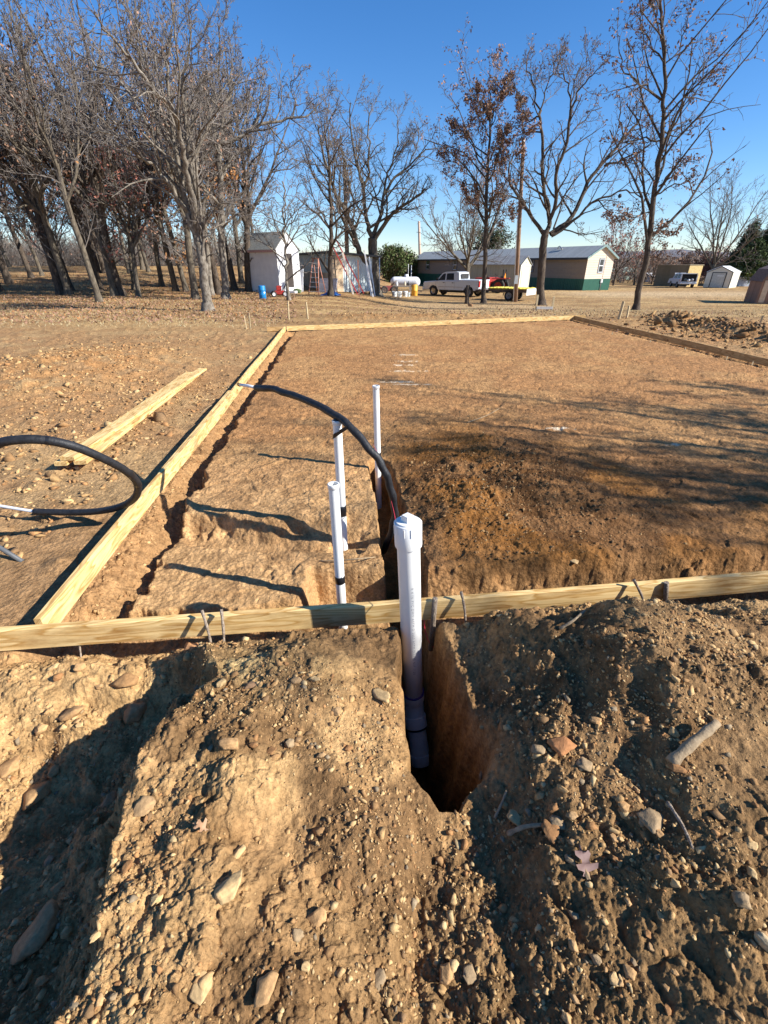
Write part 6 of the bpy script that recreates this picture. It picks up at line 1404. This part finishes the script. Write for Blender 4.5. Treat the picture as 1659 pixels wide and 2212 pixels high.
mb = MB(); 
for k in range(6): a = -1.25+.1*k; mb.box(.2965, .299, -.02, .02, .36+.02*abs(k-2.5), .5-.02*abs(k-2.5), Matrix.Rotation(a+.35, 4, 'Z'))
mb.build('white_label', white, t); t.scale = (.68, .68, .76)
q = hit(604, 641); t = thing('push_mower', 'small red engine machine with pale wheels by the white shed corner', 'mower', q, .3)
mb = MB(); mb.box(-.3, .3, -.25, .25, .12, .35, ch=.05); mb.box(-.15, .15, -.12, .12, .35, .62, ch=.04); mb.build('deck', redp, t)
for x_ in (-.34, .34):
    for y_ in (-.25, .25): wheel(t, x_, y_, .16, .07, rim=white, spokes=3)
mb = MB(); mb.tube([(.25, -.2, .35), (.6, -.2, .95), (.6, .2, .95), (.25, .2, .35)], .018, 6); mb.build('handle', blk, t)
q = hit(643, 640); o = rock_obj(643, 633, 24, 1.0, (.10, .16, .09), 'mossy green and white bag lying by the corner of the white shed', 'garden_bag'); o['category'] = 'bag'
# ---- propane tank, bench with buckets
q = atY(875, 632, 46); t = thing('propane_tank', 'long white propane tank with domed ends behind the work bench', 'propane tank', (q.x, 46, gz(q.x, 46)), -.12); rt_ = .42; zc = 1.0; hl = .92
mb = MB(); prof = [(0, -hl-.42)]+[(rt_*math.sin(a), -hl-.42*math.cos(a)) for a in [PI/2*k/8 for k in range(1, 9)]]+[(rt_*math.cos(a), hl+.42*math.sin(a)) for a in [PI/2*k/8 for k in range(0, 8)]]+[(0, hl+.42)]
mb.lathe(prof, 28, Matrix.Translation((0, 0, zc)) @ Matrix.Rotation(PI/2, 4, 'Y')); mb.build('tank', plain('tank_white', (.72, .72, .74), .4, var=.05, scale=2), t)
mb = MB(); mb.lathe([(0, .22), (.17, .2), (.19, 0)], 16, Matrix.Translation((.1, 0, zc+rt_-.02))); mb.tube([(.25, 0, zc+rt_), (.25, 0, zc+rt_+1.0)], .02, 6); mb.build('valve_dome', white, t)
for x_ in (-.75, .75):
    mb = MB(); mb.box(x_-.06, x_+.06, -.35, .35, -.05, zc-rt_+.12); mb.build('leg', rust, t)
gr = plain('grey_plank', (.28, .24, .2), .9, col2=(.4, .35, .3), scale=10)
q = hit(868, 637); t = thing('work_bench', 'rough grey plank bench in front of the propane tank', 'bench', q, -.05)
mb = MB(); mb.box(-.78, .78, -.3, .3, .66, .73); mb.build('top', gr, t)
for x_ in (-.70, .70):
    for y_ in (-.24, .24): mb = MB(); mb.box(x_-.05, x_+.05, y_-.05, y_+.05, -.05, .66); mb.build('leg', gr, t)
mb = MB(); mb.box(-.65, .65, -.2, .2, .15, .19); mb.build('shelf', gr, t)
def bucket(x, y, r, h, m_, label, lid=False, up=0., grp=None):
    q = hit(x, y); t = thing('bucket', label, 'bucket', (q.x, q.y, q.z+up), 0, grp)
    mb = MB(); mb.lathe([(0, 0), (r*.86, 0), (r*.88, .01), (r, h*.94), (r*1.05, h*.95), (r*1.05, h), (r*.95, h), (r*.84, .03), (0, .03)], 20); sharpen(mb.build('pail', m_, t), 50)
    if lid: mb = MB(); mb.lathe([(0, h+.02), (r*1.07, h+.02), (r*1.07, h-.03)], 20); mb.build('lid', m_, t)
    mb = MB(); mb.tube([(r, 0, h*.85), (r*.8, -r*.7, h*.55), (0, -r*1.12, h*.4), (-r*.8, -r*.7, h*.55), (-r, 0, h*.85)], .008, 5); mb.build('handle', blk, t)
bw = plain('bucket_white', (.68, .69, .66), .5)
bucket(852, 641, .21, .38, bw, 'leftmost white bucket on the ground under the work bench'); bucket(863, 642, .19, .40, bw, 'middle white bucket under the work bench', True); bucket(875, 641, .21, .40, bw, 'right hand white bucket under the bench, next to the yellow barrel', True); bucket(882, 641, .16, .34, plain('bucket_grey', (.45, .5, .5), .5), 'greyish bucket at the right foot of the work bench')
for i, (x_, c_, lb_) in enumerate(((-.45, white, 'small white jug standing on the left of the work bench'), (.25, plain('tan_bottle', (.6, .5, .35), .5), 'tan bottle standing on the work bench right of the middle'), (.55, trimb, 'dark can standing on the right end of the work bench'))):
    t = thing('jug', lb_, 'jug', (q.x+x_, q.y, q.z+.94)); t.location = Vector((hit(868, 637).x+x_, hit(868, 637).y, hit(868, 637).z+.732)); mb = MB(); mb.lathe([(0, 0), (.09, 0), (.10, .02), (.10, .2), (.04, .27), (.035, .32), (0, .32)], 14); mb.build('body', c_, t); mb = MB(); mb.lathe([(0, .35), (.04, .35), (.04, .32)], 12); mb.build('cap', c_, t)
q = hit(895, 639); t = thing('barrel', 'yellow orange barrel standing left of the pickup bumper', 'barrel', q); mb = MB(); mb.lathe([(0, 0), (.25, 0), (.27, .03), (.265, .4), (.28, .42), (.265, .44), (.27, .84), (.25, .87), (0, .87)], 22); mb.build('drum', plain('barrel_yellow', (.70, .34, .03), .5, col2=(.78, .45, .08)), t); mb = MB(); mb.lathe([(0, .895), (.2, .895), (.2, .87)], 16); mb.build('lid', plain('barrel_lid', (.6, .3, .05), .5), t)
# red junk left of the bench
q = hit(838, 634); t = thing('tiller', 'rusty dark red machine parts heaped left of the work bench', 'machine', q, .4)
mb = MB(); mb.box(-.4, .4, -.25, .25, .2, .6, ch=.05); mb.box(-.7, -.3, -.1, .1, .35, .5, ch=.02); mb.build('housing', plain('dark_red', (.16, .035, .03), .7), t); wheel(t, -.45, -.3, .3, .12, rim=rust); wheel(t, .45, -.3, .3, .12, rim=rust); mb = MB(); mb.tube([(.3, -.1, .6), (.8, -.1, 1.0)], .025, 6); mb.tube([(.3, .1, .6), (.8, .1, 1.0)], .025, 6); mb.build('handle', rust, t)
o = small_stake(872, 641, .02, 'pale broken plank end lying in the leaves before the buckets', r=.1)
# ---- right side: plywood box, cream shed, brown barn
ply = striped('ply_shaded', (.20, .15, .08), (.25, .19, .11), 0, 1.22, .8, depth=.01, sharp=True); ply_sunlit = plain('ply_sunlit', (.42, .29, .11), .8, col2=(.62, .47, .22), scale=8)  # one plywood: long walls coloured as shaded, end wall as sunlit
pr_ = atY(1495, 612, 60); rzb = math.atan2(-.94, .35)
t = thing('plywood_box', 'tall windowless plywood box building behind the open backed car', 'shed', (0, 0, 0), rzb); d_ = Matrix.Rotation(rzb, 3, 'Z') @ Vector((5.4, 0, 0)); q = atY(1483, 600, 74); t.location = (q.x-d_.x, q.y-d_.y, gz(q.x, q.y)-.05)
mb = MB(); mb.add([(0, 0, -.3), (5.4, 0, -.3), (5.4, 0, 2.8), (0, 0, 2.8), (0, 2.6, -.3), (5.4, 2.6, -.3), (5.4, 2.6, 2.8), (0, 2.6, 2.8)], [(0, 1, 2, 3), (5, 4, 7, 6), (4, 0, 3, 7)]); mb.build('wall', ply, t)
mb = MB(); mb.box(5.4, 5.43, 0, 2.6, -.3, 2.8); mb.build('end_wall', ply_sunlit, t); mb = MB(); mb.box(-.08, 5.5, -.08, 2.7, 2.802, 2.87); mb.build('roof', plain('ply_roof', (.4, .33, .22), .8), t)
cream = striped('cream_steel', (.66, .63, .52), (.70, .67, .56), 2, .2, .4, .1, depth=.02, sharp=True); creamd = plain('cream_door2', (.52, .52, .46), .5)
# gable side faces the viewer in shade; long side faces right in the sun
pl_ = hit(1524, 622); pm = hit(1578, 622)
t = thing('storage_shed', 'cream metal shed with dark framed double door, white sunlit side and roof', 'shed', (0, 0, 0)); rzg = math.radians(-62)
# long wall runs from the front right corner away; local x axis = along the ridge
rz2 = math.radians(41); Wg = 3.0; Lg = 3.2
# local: x along ridge (away), y across. long sunlit side = local y=0 facing -y (to the right)
cx_ = hit(1573, 622.5); t.location = cx_; t.rotation_euler.z = rz2+math.radians(0)
sh = gable(t, Lg, Wg, 1.85, 2.5, cream, plain('white_tin_roof', (.78, .78, .76), .35), over=.06, overx=.06)
trg = plain('dark_frame', (.04, .045, .05), .5)
mb = MB(); mb.box(-.03, -.003, .75, 2.25, .05, 1.75); do = mb.build('door', creamd, t)
mb = MB(); mb.box(-.05, -.003, .65, .748, .05, 1.85); mb.box(-.05, -.003, 2.252, 2.35, .05, 1.85); mb.box(-.05, -.003, .748, 2.252, 1.752, 1.85); mb.build('door_frame', trg, t)
mb = MB(); mb.box(-.05, .04, -.04, .05, 0, 1.8); mb.build('corner_trim', trg, t); mb = MB(); mb.box(-.045, -.03, .95, 1.7, 1.35, 1.5); mb.build('door_panel', plain('pale_panel', (.7, .7, .66), .5), do)
for ys, zs in (((-.06, 1.80), (1.45, 2.47)), ((2.96, 1.80), (1.45, 2.47))):
    mb = MB(); mb.add([(-.075, ys[0], ys[1]), (-.075, zs[0], zs[1]), (-.075, zs[0], zs[1]+.08), (-.075, ys[0], ys[1]+.08), (-.062, ys[0], ys[1]), (-.062, zs[0], zs[1]), (-.062, zs[0], zs[1]+.08), (-.062, ys[0], ys[1]+.08)], [(0, 1, 2, 3), (7, 6, 5, 4), (0, 1, 5, 4), (2, 3, 7, 6)]); mb.build('rake_trim', trg, t)
# brown gambrel barn shed
brn = striped('brown_boards', (.20, .11, .075), (.28, .16, .11), 0, .3, .8, depth=.02, sharp=True); brn2 = plain('brown_front', (.36, .21, .14), .8, col2=(.26, .15, .10), scale=1.2); broof = plain('brown_shingle', (.13, .085, .065), .95, col2=(.22, .15, .12), scale=10, bump=.5, bscale=15)
q = hit(1606, 653); qf = hit(1631, 656); qb_ = hit(1606, 650.5); rzb = math.atan2(qf.y-qb_.y, qf.x-qb_.x)
t = thing('barn_shed', 'brown barn shaped shed with gambrel roof cut by the right edge', 'shed', (0, 0, 0), rzb)
d_ = Matrix.Rotation(rzb, 3, 'Z') @ Vector((0, 0, 0)); Lb, Wb = (qf-qb_).length, 2.9
# local x runs along the ridge from back to front; left wall is y=0; front gable at x=Lb
d_ = Matrix.Rotation(rzb, 3, 'Z') @ Vector((Lb, 0, 0)); t.location = (qf.x-d_.x, qf.y-d_.y, gz(qf.x, qf.y)-.02)
gam = [(0, 1.5), (.35, 2.15), (1.45, 2.65), (2.55, 2.15), (2.9, 1.5)]
mb = MB(); mb.box(.06, Lb-.002, 0, .06, 0, 1.5); mb.build('wall', brn, t); mb = MB(); mb.box(.06, Lb-.002, Wb-.06, Wb, 0, 1.5); mb.build('wall', brn, t)
mb = MB(); pf = [(0, 0)]+gam+[(2.9, 0)]; n = len(pf)
for x_ in (.0, Lb): mb = MB(); mb.add([(x_, a, b_) for a, b_ in pf]+[(x_+(.05 if x_ == 0 else .04), a, b_) for a, b_ in pf], [list(range(n))[::-1], list(range(n, 2*n))]+[(i, (i+1) % n, n+(i+1) % n, n+i) for i in range(n)]); mb.build('gable_wall', brn2, t)
go = [(-.1, 1.42), (.28, 2.2), (1.45, 2.73), (2.62, 2.2), (3.0, 1.42)]; gi = [(-.02, 1.42), (.33, 2.155), (1.45, 2.66), (2.57, 2.155), (2.92, 1.42)]; pf = go+gi[::-1]; n = len(pf)
mb = MB(); mb.add([(-.08, a, b_) for a, b_ in pf]+[(Lb+.14, a, b_) for a, b_ in pf], [(0, 1, 8, 9), (1, 2, 7, 8), (2, 3, 6, 7), (3, 4, 5, 6), (19, 18, 11, 10), (18, 17, 12, 11), (17, 16, 13, 12), (16, 15, 14, 13)]+[((i+1) % n, i, n+i, n+(i+1) % n) for i in range(n)]); mb.build('roof', broof, t)
mb = MB(); mb.box(Lb+.041, Lb+.07, .75, 2.15, .08, 1.75); do = mb.build('door', brn2, t)
for y_ in (.75, 1.42, 2.08): mb = MB(); mb.box(Lb+.071, Lb+.09, y_, y_+.07, .08, 1.75); mb.build('door_batten', plain('dark_brown', (.12, .07, .05), .8), do)
mb = MB(); mb.box(Lb+.045, Lb+.08, .12, .45, .1, 1.5, ch=.005); mb.build('tan_panel', plain('tan_panel', (.6, .45, .3), .7), t)
# distant roofs and a parked row beyond
for (x, y, Y, w_, h_, c_, lb_) in ((1343, 598, 105, 5.5, 2.3, (.30, .40, .34), 'far greenish low shed just right of the long house end'), (1425, 603, 92, 3.2, 1.5, (.6, .58, .55), 'far pale sloping roof left of the plywood box'), (1610, 607, 75, 2.2, 1.9, (.35, .38, .42), 'small grey hut in the gap between the cream and brown sheds')):
    q = atY(x, y, Y); t = thing('far_shed', lb_, 'shed', (q.x-w_/2, Y, gz(q.x, Y)-.1), .1); gable(t, w_, 3.0, h_*.7, h_, plain('far_wall', c_, .7), plain('far_roof', tuple(min(.8, c*1.5) for c in c_), .6))
# a dirt-straw ridge: post at left corner of the meadow
for (x, y, h, lb_) in ((888, 600, 2.4, 'thin metal post standing behind the propane tank'),):
    q = atY(x, y, 55); mb = MB(); mb.tube([(0, 0, -.2), (0, 0, h)], .04, 6); o = mb.build('metal_post', galv); o.location = (q.x, 55, gz(q.x, 55)); tag(o, lb_, 'post')
# ================================================================ labels over length are a mistake worth stopping for
for o in bpy.context.scene.objects:
    if o.parent is None and 'label' in o.keys():
        n_ = len(o['label'].replace('-', ' ').split())
        if n_ > 16: print('LONG', n_, o.name, '|', o['label'])
